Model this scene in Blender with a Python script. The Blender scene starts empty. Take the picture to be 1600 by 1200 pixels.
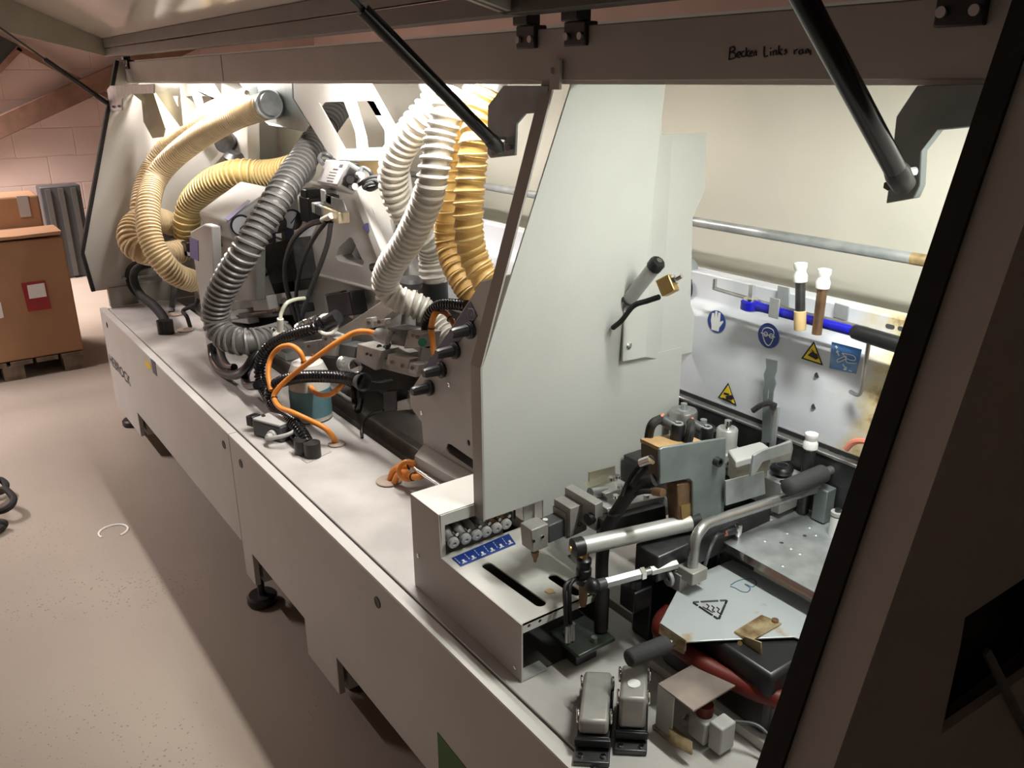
import bpy, bmesh, math, random
from mathutils import Vector, Matrix
from mathutils.geometry import tessellate_polygon
random.seed(7)
SC = bpy.context.scene
COL = SC.collection

# ------------------------------------------------------------------ camera
CAMPOS = Vector((0.0, -0.69, 1.65)); FPX = 1316.7
def _basis(yaw, pitch, roll):
    f = Vector((math.cos(yaw)*math.cos(pitch), math.sin(yaw)*math.cos(pitch), -math.sin(pitch)))
    r = f.cross(Vector((0, 0, 1))).normalized(); u = r.cross(f)
    c, s = math.cos(roll), math.sin(roll)
    return c*r + s*u, -s*r + c*u, f
RGT, UPV, FWD = _basis(math.radians(144.437), math.radians(19.927), math.radians(-0.335))
cd = bpy.data.cameras.new('camera'); cam = bpy.data.objects.new('camera', cd); COL.objects.link(cam)
cd.sensor_fit = 'HORIZONTAL'; cd.sensor_width = 36.0; cd.lens = FPX/1600*36.0; cd.clip_start = 0.02; cd.clip_end = 60
cam.matrix_world = Matrix(((RGT.x, UPV.x, -FWD.x, CAMPOS.x), (RGT.y, UPV.y, -FWD.y, CAMPOS.y),
                           (RGT.z, UPV.z, -FWD.z, CAMPOS.z), (0, 0, 0, 1)))
SC.camera = cam

# ------------------------------------------------------------------ world, lights, exposure
w = bpy.data.worlds.new('world'); SC.world = w; w.use_nodes = True
w.node_tree.nodes['Background'].inputs[0].default_value = (1.0, 0.80, 0.70, 1)
w.node_tree.nodes['Background'].inputs[1].default_value = 0.10
SC.view_settings.view_transform = 'Standard'; SC.view_settings.look = 'None'
SC.view_settings.gamma = 1.0; SC.view_settings.use_curve_mapping = False
SC.view_settings.exposure = 0.0
def area(name, loc, sx, sy, power, color, rot=(0, 0, 0), spread=math.pi):
    l = bpy.data.lights.new(name, 'AREA'); l.shape = 'RECTANGLE'; l.size = sx; l.size_y = sy
    l.energy = power; l.color = color; l.spread = spread
    o = bpy.data.objects.new(name, l); COL.objects.link(o); o.location = loc; o.rotation_euler = rot
    return o
LAMP_Y, LAMP_Y2, LAMP_Z = -1.07, -1.9, 3.20
area('ceiling_tube_light', (-2.95, LAMP_Y, LAMP_Z-0.045), 4.9, 0.07, 15, (1.0, 0.94, 0.88))
area('ceiling_tube_light', (-7.9, -1.0, LAMP_Z-0.045), 1.8, 0.07, 140, (1.0, 0.86, 0.80), spread=1.7)  # added fill lamp for the far block wall
area('ceiling_tube_light', (-5.8, LAMP_Y2, LAMP_Z-0.045), 1.4, 0.07, 120, (1.0, 0.88, 0.86), spread=2.3)  # added fill lamp for the far end of the cabinet front
area('hood_light', (-0.66, 0.46, 1.712), 0.36, 0.04, 9.2, (0.98, 1.0, 0.93))
area('hood_light', (-2.05, 0.390, 1.712), 0.95, 0.04, 20, (1.0, 0.95, 0.89))
area('hood_light', (-3.75, 0.390, 1.712), 0.90, 0.04, 16, (1.0, 0.93, 0.89))

# ------------------------------------------------------------------ helpers
def P(px, py, pl):
    """point of the place on an axis plane ('X'|'Y'|'Z', value) under pixel (px,py) of the photograph"""
    d = RGT*((px-800)/FPX) - UPV*((py-600)/FPX) + FWD
    i = 'XYZ'.index(pl[0]); t = (pl[1]-CAMPOS[i])/d[i]
    return CAMPOS + d*t
def PY(px, py, y): return P(px, py, ('Y', y))
def PZ(px, py, z): return P(px, py, ('Z', z))
def PX(px, py, x): return P(px, py, ('X', x))
def mpp(p): return (Vector(p)-CAMPOS).dot(FWD)/FPX      # metres per pixel at a point

def catmull(pts, n=10):
    pts = [Vector(p) for p in pts]
    if len(pts) < 3: return pts
    q = [pts[0]*2-pts[1]] + pts + [pts[-1]*2-pts[-2]]
    out = []
    for i in range(1, len(q)-2):
        a, b, c, d = q[i-1], q[i], q[i+1], q[i+2]
        for k in range(n):
            t = k/n
            out.append(0.5*((2*b)+(c-a)*t+(2*a-5*b+4*c-d)*t*t+(3*b-a-3*c+d)*t**3))
    out.append(pts[-1]); return out
def resample(pts, step):
    L = [0]
    for a, b in zip(pts, pts[1:]): L.append(L[-1]+(b-a).length)
    n = max(2, int(round(L[-1]/step))); out = []; j = 0
    for k in range(n+1):
        s = L[-1]*k/n
        while j < len(L)-2 and L[j+1] < s: j += 1
        t = (s-L[j])/max(1e-9, L[j+1]-L[j]); out.append(pts[j].lerp(pts[j+1], min(1, t)))
    return out
def frames(pts):
    T = []
    for i in range(len(pts)):
        T.append((pts[min(i+1, len(pts)-1)]-pts[max(i-1, 0)]).normalized())
    ref = Vector((0, 0, 1)) if abs(T[0].z) < 0.9 else Vector((1, 0, 0))
    N = [(ref-T[0]*ref.dot(T[0])).normalized()]
    for i in range(1, len(pts)):
        n = N[-1]-T[i]*N[-1].dot(T[i]); N.append(n.normalized())
    return [(t, n, t.cross(n)) for t, n in zip(T, N)]

class MB:
    def __init__(s): s.v = []; s.f = []
    def add(s, v, f):
        b = len(s.v); s.v += [Vector(x) for x in v]; s.f += [tuple(i+b for i in q) for q in f]; return s
    def box(s, c, d, rot=None):
        c = Vector(c); h = Vector(d)/2; R = rot or Matrix.Identity(3)
        vs = [c+R@Vector((x*h.x, y*h.y, z*h.z)) for z in (-1, 1) for y in (-1, 1) for x in (-1, 1)]
        return s.add(vs, [(0, 2, 3, 1), (4, 5, 7, 6), (0, 1, 5, 4), (2, 6, 7, 3), (0, 4, 6, 2), (1, 3, 7, 5)])
    def bb(s, x0, x1, y0, y1, z0, z1): return s.box(((x0+x1)/2, (y0+y1)/2, (z0+z1)/2), (abs(x1-x0), abs(y1-y0), abs(z1-z0)))
    def par(s, o, a, b, c):
        o, a, b, c = Vector(o), Vector(a), Vector(b), Vector(c)
        vs = [o, o+a, o+b, o+a+b, o+c, o+a+c, o+b+c, o+a+b+c]
        return s.add(vs, [(0, 2, 3, 1), (4, 5, 7, 6), (0, 1, 5, 4), (2, 6, 7, 3), (0, 4, 6, 2), (1, 3, 7, 5)])
    def pbox(s, a, b, y, h, d, z=None):
        """block whose upper front edge runs a->b (pixels) on plane Y=y; h pixels tall, d metres deep"""
        A = PY(*a, y); B = PY(*b, y); u = B-A; dn = Vector((u.z, 0, -u.x)).normalized()
        if dn.z > 0: dn = -dn
        return s.par(A, u, dn*(h*mpp(A)), Vector((0, d, 0)))
    def lathe(s, a, b, prof, n=18):
        """prof: (distance along a->b, radius)"""
        a = Vector(a); b = Vector(b); t = (b-a).normalized()
        ref = Vector((0, 0, 1)) if abs(t.z) < 0.9 else Vector((1, 0, 0))
        u = (ref-t*ref.dot(t)).normalized(); w_ = t.cross(u)
        vs = []; fs = []
        for (d, r) in prof:
            for k in range(n):
                an = 2*math.pi*k/n; vs.append(a+t*d+(u*math.cos(an)+w_*math.sin(an))*r)
        for i in range(len(prof)-1):
            for k in range(n):
                fs.append((i*n+k, i*n+(k+1) % n, (i+1)*n+(k+1) % n, (i+1)*n+k))
        fs.append(tuple(range(n))); fs.append(tuple((len(prof)-1)*n+k for k in reversed(range(n))))
        return s.add(vs, fs)
    def cyl(s, a, b, r, r1=None, n=18):
        L = (Vector(b)-Vector(a)).length
        return s.lathe(a, b, [(0, r), (L, r if r1 is None else r1)], n)
    def hexnut(s, a, b, r): return s.cyl(a, b, r, n=6)
    def tube(s, pts, r, n=8, smooth=8, closed=False):
        pp = catmull(pts, smooth) if smooth else [Vector(p) for p in pts]
        return s.rings(pp, [r]*len(pp), n)
    def rings(s, pp, rr, n):
        fr = frames(pp); vs = []; fs = []
        for p, r, (t, u, b) in zip(pp, rr, fr):
            for k in range(n):
                an = 2*math.pi*k/n; vs.append(p+(u*math.cos(an)+b*math.sin(an))*r)
        for i in range(len(pp)-1):
            for k in range(n):
                fs.append((i*n+k, i*n+(k+1) % n, (i+1)*n+(k+1) % n, (i+1)*n+k))
        fs.append(tuple(range(n))); fs.append(tuple((len(pp)-1)*n+k for k in reversed(range(n))))
        return s.add(vs, fs)
    def hose(s, pts, r, pitch, prof=((0, 1.0), (.35, .9), (.65, .9)), n=18):
        base = catmull(pts, 14); L = sum((b-a).length for a, b in zip(base, base[1:]))
        turns = max(3, int(L/pitch)); fine = resample(base, pitch/len(prof)*1.0)
        m = len(fine); rr = [r*prof[i % len(prof)][1] for i in range(m)]
        return s.rings(fine, rr, n)
    def helix(s, pts, r, pitch, wr, per=14, n=5):
        base = resample(catmull(pts, 14), pitch/per); fr = frames(base)
        path = [p+(u*math.cos(2*math.pi*i/per)+b*math.sin(2*math.pi*i/per))*r for i, (p, (t, u, b)) in enumerate(zip(base, fr))]
        return s.rings(path, [wr]*len(path), n)
    def prism(s, poly, vec, holes=()):
        loops = [[Vector(p) for p in poly]] + [[Vector(p) for p in h] for h in holes]
        vec = Vector(vec); flat = [p for l in loops for p in l]; N = len(flat)
        ax = max(range(3), key=lambda i: abs(vec[i])); o = [i for i in range(3) if i != ax]
        tris = tessellate_polygon([[Vector((p[o[0]], p[o[1]], 0)) for p in l] for l in loops])
        fs = [tuple(t) for t in tris] + [tuple(i+N for i in reversed(t)) for t in tris]
        b = 0
        for l in loops:
            n = len(l)
            for k in range(n): fs.append((b+k, b+(k+1) % n, b+(k+1) % n+N, b+k+N))
            b += n
        return s.add(flat+[p+vec for p in flat], fs)
    def pprism(s, poly, pl, d, holes=()):
        """outline given in pixels on plane pl, d metres thick along the plane's axis"""
        vec = [0, 0, 0]; vec['XYZ'.index(pl[0])] = d
        return s.prism([P(*p, pl) for p in poly], vec, [[P(*p, pl) for p in h] for h in holes])
    def torus(s, c, axis, R, r, n=24, m=8, a0=0, a1=2*math.pi):
        axis = Vector(axis).normalized(); ref = Vector((0, 0, 1)) if abs(axis.z) < .9 else Vector((1, 0, 0))
        u = (ref-axis*ref.dot(axis)).normalized(); w_ = axis.cross(u)
        pts = [Vector(c)+(u*math.cos(a0+(a1-a0)*k/n)+w_*math.sin(a0+(a1-a0)*k/n))*R for k in range(n+1)]
        return s.rings(pts, [r]*(n+1), m)
    def ball(s, c, r, n=14):
        pr = [(r-r*math.cos(math.pi*k/8), max(1e-4, r*math.sin(math.pi*k/8))) for k in range(9)]
        c = Vector(c); return s.lathe(c-Vector((0, 0, r)), c+Vector((0, 0, r)), pr, n)
    def bounds(s):
        lo = Vector([min(v[i] for v in s.v) for i in range(3)]); hi = Vector([max(v[i] for v in s.v) for i in range(3)])
        return lo, hi

def capsule(a, b, r, ex, ey, n=7):
    """outline of a slot from a to b in the plane spanned by unit vectors ex, ey"""
    a = Vector(a); b = Vector(b); d = (b-a); an = math.atan2(d.dot(ey), d.dot(ex)); out = []
    for k in range(n+1): t = an-math.pi/2+math.pi*k/n; out.append(b+(ex*math.cos(t)+ey*math.sin(t))*r)
    for k in range(n+1): t = an+math.pi/2+math.pi*k/n; out.append(a+(ex*math.cos(t)+ey*math.sin(t))*r)
    return out
EX, EY, EZ = Vector((1, 0, 0)), Vector((0, 1, 0)), Vector((0, 0, 1))
def circ(c, r, ex, ey, n=14): return [Vector(c)+(ex*math.cos(2*math.pi*k/n)+ey*math.sin(2*math.pi*k/n))*r for k in range(n)]

def mesh_obj(name, mb, mat, base, bevel=0, angle=40):
    me = bpy.data.meshes.new(name); me.from_pydata([tuple(v-base) for v in mb.v], [], mb.f)
    bm = bmesh.new(); bm.from_mesh(me); bmesh.ops.recalc_face_normals(bm, faces=bm.faces[:])
    bm.to_mesh(me); bm.free()
    me.polygons.foreach_set('use_smooth', [True]*len(me.polygons)); me.set_sharp_from_angle(angle=math.radians(angle))
    me.materials.append(mat)
    o = bpy.data.objects.new(name, me); COL.objects.link(o)
    if bevel:
        b = o.modifiers.new('bevel', 'BEVEL'); b.width = bevel; b.segments = 2; b.limit_method = 'ANGLE'; b.angle_limit = math.radians(50)
    return o
def base_of(mbs):
    lo = Vector((1e9,)*3); hi = -lo
    for m in mbs:
        a, b = m.bounds()
        for i in range(3): lo[i] = min(lo[i], a[i]); hi[i] = max(hi[i], b[i])
    return Vector(((lo.x+hi.x)/2, (lo.y+hi.y)/2, lo.z))
def tagit(o, label=None, cat=None, group=None, kind=None):
    if label: o['label'] = label
    if cat: o['category'] = cat
    if group: o['group'] = group
    if kind: o['kind'] = kind
def one(name, label, cat, mb, mat, group=None, kind=None, bevel=0, angle=40):
    b = base_of([mb]); o = mesh_obj(name, mb, mat, b, bevel, angle); o.location = b
    tagit(o, label, cat, group, kind); return o
def part(name, mb, mat, bevel=0, kids=(), label=None, kind=None, angle=40): return dict(n=name, mb=mb, m=mat, bv=bevel, k=kids, l=label, kind=kind, a=angle)
def thing(name, label, cat, parts, group=None, kind=None, zmin=None):
    allm = []
    def walk(ps):
        for p in ps: allm.append(p['mb']); walk(p['k'])
    walk(parts)
    if zmin is not None:                                  # nothing reaches below the plate it stands on
        for m_ in allm:
            for v in m_.v:
                if v.z < zmin: v.z = zmin
    b = base_of(allm)
    root = bpy.data.objects.new(name, None); root.empty_display_size = 0.03; COL.objects.link(root); root.location = b
    tagit(root, label, cat, group, kind); attach(root, b, parts); return root
def attach(root, rb, parts):
    for p in parts:
        pb = base_of([p['mb']]); o = mesh_obj(p['n'], p['mb'], p['m'], pb, p['bv'], p['a']); o.parent = root; o.location = pb-rb
        if p['l']: o['label'] = p['l']
        if p['kind']: o['kind'] = p['kind']
        attach(o, pb, p['k'])

# ------------------------------------------------------------------ materials
def mat(name, col, rough=0.5, metal=0.0, var=0.06, scale=8.0, bump=0.0, bscale=60.0, spec=0.5, col2=None, emit=0, detail=4, rvar=0.0, mask=(0.35, 0.7)):
    m = bpy.data.materials.new(name); m.use_nodes = True; nt = m.node_tree; N = nt.nodes; L = nt.links
    b = N['Principled BSDF']; b.inputs['Roughness'].default_value = rough; b.inputs['Metallic'].default_value = metal
    b.inputs['Specular IOR Level'].default_value = spec
    tc = N.new('ShaderNodeTexCoord'); nz = N.new('ShaderNodeTexNoise'); nz.inputs['Scale'].default_value = scale; nz.inputs['Detail'].default_value = detail
    L.new(tc.outputs['Object'], nz.inputs['Vector'])
    rp = N.new('ShaderNodeValToRGB'); rp.color_ramp.elements[0].position = mask[0]; rp.color_ramp.elements[1].position = mask[1]
    c2 = col2 or tuple(max(0, c*(1-var*2)) for c in col)
    rp.color_ramp.elements[0].color = (*c2, 1); rp.color_ramp.elements[1].color = (*col, 1)
    L.new(nz.outputs['Fac'], rp.inputs['Fac']); L.new(rp.outputs['Color'], b.inputs['Base Color'])
    if rvar:
        mr = N.new('ShaderNodeMapRange'); mr.inputs['To Min'].default_value = max(0.02, rough-rvar); mr.inputs['To Max'].default_value = min(1, rough+rvar)
        L.new(nz.outputs['Fac'], mr.inputs['Value']); L.new(mr.outputs['Result'], b.inputs['Roughness'])
    if bump:
        n2 = N.new('ShaderNodeTexNoise'); n2.inputs['Scale'].default_value = bscale; L.new(tc.outputs['Object'], n2.inputs['Vector'])
        bp = N.new('ShaderNodeBump'); bp.inputs['Strength'].default_value = bump; bp.inputs['Distance'].default_value = 0.004
        L.new(n2.outputs['Fac'], bp.inputs['Height']); L.new(bp.outputs['Normal'], b.inputs['Normal'])
    if emit:
        b.inputs['Emission Color'].default_value = (*col, 1); b.inputs['Emission Strength'].default_value = emit
    return m
WHITE = mat('white_paint', (.66, .65, .61), .45, var=.03, scale=5, bump=.04, bscale=250)
DIVM = mat('divider_paint', (.56, .57, .54), .5, var=.03, scale=5, bump=.05, bscale=250)
PANEL = mat('machine_paint', (.56, .545, .515), .5, var=.04, scale=4, bump=.05, bscale=300)
TOPP = mat('dusty_base_top', (.60, .575, .55), .55, var=.12, scale=6, bump=.05, bscale=120, col2=(.44, .42, .40))
BEAMM = mat('beam_paint', (.42, .40, .37), .5, var=.05, scale=6)
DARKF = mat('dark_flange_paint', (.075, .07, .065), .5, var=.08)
GREYF = mat('lid_flange_paint', (.42, .40, .35), .5)
LIDM = mat('lid_inner_sheet', (.62, .57, .52), .12, var=.04, scale=3)
CREAM = mat('rear_sheet_paint', (.70, .68, .60), .5, var=.05, scale=3, bump=.03, bscale=200)
GALV = mat('galvanised_steel', (.50, .53, .54), .40, .45, var=.16, scale=22, rvar=.1, detail=6)
GALVD = mat('dull_zinc_steel', (.27, .31, .31), .45, .45, var=.14, scale=14, rvar=.1)
STEEL = mat('bare_steel', (.52, .52, .52), .30, .8, var=.1, scale=30, rvar=.08)
DSTEEL = mat('dark_steel', (.12, .12, .125), .4, .8, var=.2, scale=30)
ALU = mat('aluminium', (.60, .60, .59), .40, .5, var=.07, scale=18)
ALUB = mat('matt_aluminium_block', (.42, .405, .38), .5, .35, var=.12, scale=20)
CHROME = mat('chrome', (.80, .80, .80), .12, 1.0, var=.02)
BLACK = mat('black_plastic', (.012, .012, .014), .38, var=.1)
BLACKG = mat('black_gloss', (.010, .010, .012), .2, var=.1)
RUBBER = mat('black_rubber', (.018, .017, .017), .75, var=.2, scale=30, bump=.1)
DGREY = mat('dark_grey_plastic', (.075, .078, .082), .45)
LGREY = mat('light_grey_plastic', (.50, .50, .49), .45)
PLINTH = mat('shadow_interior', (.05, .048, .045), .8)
BEIGE = mat('beige_hose_wall', (.52, .35, .16), .42, var=.10, scale=10, bump=.05)
BEIGER = mat('beige_hose_rib', (.84, .68, .43), .38, var=.06)
YELL = mat('yellow_hose_wall', (.82, .56, .20), .45, var=.12, scale=14, col2=(.62, .36, .10))
YELLR = mat('yellow_hose_rib', (.90, .66, .28), .4, var=.08)
OCHRE = mat('ochre_hose_wall', (.62, .46, .17), .45, var=.12, scale=12)
OCHRER = mat('ochre_hose_rib', (.72, .56, .26), .42, var=.08)
GREYH = mat('grey_hose_wall', (.11, .107, .10), .42, var=.08)
GREYHR = mat('grey_hose_rib', (.21, .205, .20), .35, var=.06)
PALEH = mat('pale_hose_wall', (.60, .585, .53), .4, var=.07)
PALEHR = mat('pale_hose_rib', (.74, .72, .66), .35, var=.05)
ORANGE = mat('orange_cable', (.85, .30, .045), .42, var=.08)
BLUE = mat('blue_label', (.018, .055, .30), .45, var=.05)
DBLUE = mat('navy_label', (.035, .032, .11), .45, var=.05)
LBLUE = mat('light_blue_label', (.055, .19, .50), .45, var=.2, scale=10, col2=(.45, .55, .62), mask=(.25, .5))
SIGNW = mat('sign_white', (.85, .85, .85), .5, var=.01)
YEL = mat('warning_yellow', (.85, .60, .03), .5, var=.02)
INK = mat('black_ink', (.012, .012, .014), .6)
INKB = mat('blue_ink', (.05, .13, .22), .6)
BLUEG = mat('blue_wrench_paint', (.012, .015, .42), .18)
BROWN = mat('brown_fibre_board', (.52, .33, .15), .6, var=.15, scale=25)
BRASS = mat('brass', (.66, .45, .18), .32, .9, var=.1)
TAN = mat('tan_cap', (.72, .52, .26), .5)
BRONZE = mat('burnt_bronze', (.36, .22, .13), .4, .7, var=.25, scale=25)
BURNT = mat('tempered_steel_sheet', (.46, .38, .34), .38, .5, var=.22, scale=10, rvar=.12, bump=.03, bscale=90)
RUSTG = mat('rust_stained_zinc', (.52, .56, .58), .40, .35, scale=9, col2=(.42, .28, .14), mask=(.33, .40), rvar=.1)
RUSTB = mat('yellowed_rusty_plate', (.60, .50, .30), .38, .7, scale=24, col2=(.25, .14, .06), mask=(.36, .55))
RED = mat('red_silicone', (.14, .013, .008), .5, var=.15)
CARD = mat('cardboard', (.42, .235, .125), .85, var=.05, scale=6, bump=.04)
WOOD = mat('pallet_wood', (.26, .19, .135), .85, var=.25, scale=14, bump=.15, bscale=40)
TIMBER = mat('roof_timber', (.27, .15, .105), .8, var=.15, scale=9, bump=.1)
GREEN = mat('green_decal', (.045, .14, .03), .5)
PCB = mat('green_oily_bracket', (.065, .085, .07), .35, .4, var=.3, scale=25)
MILK = mat('milky_plastic', (.74, .72, .64), .35)
JUG = mat('translucent_jug', (.66, .66, .62), .4)
TEAL = mat('jug_label', (.14, .30, .34), .5)
SALMON = mat('salmon_tube', (.80, .26, .17), .4)
FOOT = mat('foot_rubber', (.03, .03, .03), .35)
GRIP = mat('foam_grip', (.045, .045, .047), .8, bump=.15, bscale=200)
GLASS = mat('lamp_diffuser', (1, .97, .9), .4, emit=3.0)
GAUGE = mat('gauge_face', (.62, .64, .70), .3, var=.03)

def wall_mat():
    m = mat('painted_block_wall', (.72, .57, .52), .85, var=.04, scale=3, bump=.12, bscale=35); return m
WALLM = wall_mat()
WALLN = mat('off_white_wall', (.46, .42, .39), .85, var=.04, scale=3)
CEILM = mat('ceiling_boards', (.52, .48, .44), .85)
def floor_mat():
    m = mat('dusty_concrete', (.385, .33, .275), .8, scale=1.1, detail=8, col2=(.315, .265, .22), bump=.1, bscale=40, mask=(.3, .75))
    nt = m.node_tree; N = nt.nodes; L = nt.links; b = N['Principled BSDF']
    src = b.inputs['Base Color'].links[0].from_socket; tc = [n for n in N if n.type == 'TEX_COORD'][0]
    v = N.new('ShaderNodeTexVoronoi'); v.inputs['Scale'].default_value = 60; L.new(tc.outputs['Object'], v.inputs['Vector'])
    n3 = N.new('ShaderNodeTexNoise'); n3.inputs['Scale'].default_value = 2.0; n3.inputs['Detail'].default_value = 5; L.new(tc.outputs['Object'], n3.inputs['Vector'])
    mr = N.new('ShaderNodeMapRange'); mr.inputs['From Min'].default_value = .42; mr.inputs['From Max'].default_value = .7; mr.inputs['To Max'].default_value = .20
    L.new(n3.outputs['Fac'], mr.inputs['Value'])
    lt = N.new('ShaderNodeMath'); lt.operation = 'LESS_THAN'; L.new(v.outputs['Distance'], lt.inputs[0]); L.new(mr.outputs['Result'], lt.inputs[1])
    mu = N.new('ShaderNodeMath'); mu.operation = 'MULTIPLY'; mu.inputs[1].default_value = .55; L.new(lt.outputs[0], mu.inputs[0])
    mx = N.new('ShaderNodeMix'); mx.data_type = 'RGBA'; L.new(mu.outputs[0], mx.inputs[0]); L.new(src, mx.inputs[6]); mx.inputs[7].default_value = (.11, .085, .065, 1)
    L.new(mx.outputs[2], b.inputs['Base Color']); return m
FLOORM = floor_mat()
def stained_mat():
    """white paint whose right end carries a yellow-brown glue stain with a shape of its own"""
    m = mat('stained_white_paint', (.60, .62, .67), .45, var=.03, scale=4)
    nt = m.node_tree; N = nt.nodes; L = nt.links; b = N['Principled BSDF']
    src = b.inputs['Base Color'].links[0].from_socket
    ge = N.new('ShaderNodeNewGeometry'); sx = N.new('ShaderNodeSeparateXYZ'); L.new(ge.outputs['Position'], sx.inputs[0])
    n = N.new('ShaderNodeTexNoise'); n.inputs['Scale'].default_value = 14; n.inputs['Detail'].default_value = 8; n.inputs['Roughness'].default_value = .7; L.new(ge.outputs['Position'], n.inputs['Vector'])
    mr = N.new('ShaderNodeMapRange'); mr.inputs['From Min'].default_value = -.93; mr.inputs['From Max'].default_value = -.70; mr.inputs['To Max'].default_value = .68; L.new(sx.outputs['X'], mr.inputs['Value'])
    ad = N.new('ShaderNodeMath'); ad.operation = 'ADD'; L.new(mr.outputs['Result'], ad.inputs[0]); L.new(n.outputs['Fac'], ad.inputs[1])
    rp = N.new('ShaderNodeValToRGB'); e = rp.color_ramp.elements; e[0].position = .62; e[0].color = (.60, .62, .67, 1); e[1].position = .86; e[1].color = (.58, .49, .30, 1)
    k = rp.color_ramp.elements.new(1.0); k.position = 1.0; k.color = (.26, .15, .06, 1)
    L.new(ad.outputs[0], rp.inputs['Fac'])
    mx = N.new('ShaderNodeMix'); mx.data_type = 'RGBA'; mx.blend_type = 'MULTIPLY'; mx.inputs[0].default_value = 0.0
    L.new(rp.outputs['Color'], mx.inputs[6]); L.new(src, mx.inputs[7]); L.new(mx.outputs[2], b.inputs['Base Color']); return m
STAIN = stained_mat()

XL, XR = -4.42, -0.45        # inner planes of the two end panels
ZT = 0.605                   # base top

# ================================================================== the room
def struct(name, mb, m, label, kids=()):
    b = base_of([mb]); o = mesh_obj(name, mb, m, b); o.location = b; o['kind'] = 'structure'; o['label'] = label; o['category'] = 'floor' if name == 'floor' else 'ceiling' if name == 'ceiling' else 'wall'
    attach(o, b, kids); return o
struct('floor', MB().bb(-9.6, 2.5, -4.5, 4.0, -.1, 0), FLOORM, 'dusty concrete workshop floor with scattered chips')
struct('ceiling', MB().bb(-9.6, 2.5, -4.5, 4.0, 3.6, 3.7), CEILM, 'plain workshop ceiling above the machine')
struct('wall_back', MB().bb(-9.6, 2.5, 3.2, 3.4, 0, 3.6), WALLM, 'pink painted wall behind the machine')
struct('wall_right', MB().bb(2.5, 2.6, -4.5, 4.0, 0, 3.6), WALLN, 'off-white painted wall behind the viewer')
struct('wall_front', MB().bb(-9.6, 2.5, -4.6, -4.5, 0, 3.6), WALLN, 'off-white painted wall across the aisle from the machine')
wl = struct('wall_left', MB().bb(-9.4, -8.99, -4.5, 3.2, 0, 3.6), WALLM, 'pink painted block wall at the far end of the workshop')
bw, bh = .50, .25                                     # painted blocks, each one a piece
blk = MB().bb(-.02, .0055, -bw/2+.003, bw/2-.003, 0, bh-.006)
me0 = None
for row in range(11):
    for k in range(8):
        yy = -1.5+k*bw+(bw/2 if row % 2 else 0)
        if me0 is None:
            o = mesh_obj('block', blk, WALLM, Vector((0, 0, 0)), .004); me0 = o.data; first = o
        else:
            o = bpy.data.objects.new('block', me0); COL.objects.link(o)
            b_ = o.modifiers.new('bevel', 'BEVEL'); b_.width = .004; b_.segments = 2
        o.parent = wl; o.location = Vector((-8.992, yy, row*bh+.004))-wl.location

# sloping timbers on the far wall
def beam3(a, b, w_, h, yv=None):
    a, b = Vector(a), Vector(b); t = b-a; up = Vector((1, 0, 0)).cross(t).normalized()
    return MB().par(a-up*h/2, t, up*h, Vector((w_, 0, 0)))
one('roof_strut', 'brown sloping timber strut on the far pink wall', 'timber', beam3(PX(-330, 347, -8.93), PX(300, 62, -8.93), .09, .17), TIMBER, bevel=.006)
thing('roof_hatch_frame', 'thin wooden frame around a dark opening high on the pink wall', 'frame', [
    part('rail', beam3(PX(26, 74, -8.93), PX(172, 152, -8.93), .05, .045), TIMBER),
    part('rail', beam3(PX(-110, 224, -8.93), PX(31, 76, -8.93), .05, .04), TIMBER),
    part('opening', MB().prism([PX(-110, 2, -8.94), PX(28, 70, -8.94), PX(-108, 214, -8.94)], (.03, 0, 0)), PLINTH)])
thing('grey_duct', 'dark grey ribbed sheet duct standing against the pink wall', 'duct', [
    part('body', MB().bb(-8.5, -8.3, .30, .62, 0, .80), DGREY, .01),
    part('rib', MB().bb(-8.3, -8.27, .34, .38, .02, .78), GREYH), part('rib', MB().bb(-8.3, -8.27, .44, .48, .02, .78), GREYH), part('rib', MB().bb(-8.3, -8.27, .54, .58, .02, .78), GREYH)])

# ceiling lamps, the two short ones added to brighten the far end
def tube_lamp(x, L, label, LAMP_Y=LAMP_Y):
    thing('ceiling_tube_lamp', label, 'lamp', [
        part('housing', MB().bb(x-L/2, x+L/2, LAMP_Y-.06, LAMP_Y+.06, LAMP_Z, LAMP_Z+.06), WHITE, .005),
        part('tube', MB().cyl((x-L/2+.03, LAMP_Y, LAMP_Z-.018), (x+L/2-.03, LAMP_Y, LAMP_Z-.018), .014), GLASS),
        part('hanger', MB().cyl((x-L/3, LAMP_Y, LAMP_Z+.06), (x-L/3, LAMP_Y, 3.6), .006), STEEL),
        part('hanger', MB().cyl((x+L/3, LAMP_Y, LAMP_Z+.06), (x+L/3, LAMP_Y, 3.6), .006), STEEL)])
tube_lamp(-2.95, 4.9, 'long ceiling tube lamp above the aisle beside the open machine')
tube_lamp(-7.9, 1.8, 'unseen short tube lamp added to brighten the pink block wall', -1.0)
tube_lamp(-5.8, 1.4, 'unseen short tube lamp added to brighten the far cabinet front', LAMP_Y2)

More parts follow.
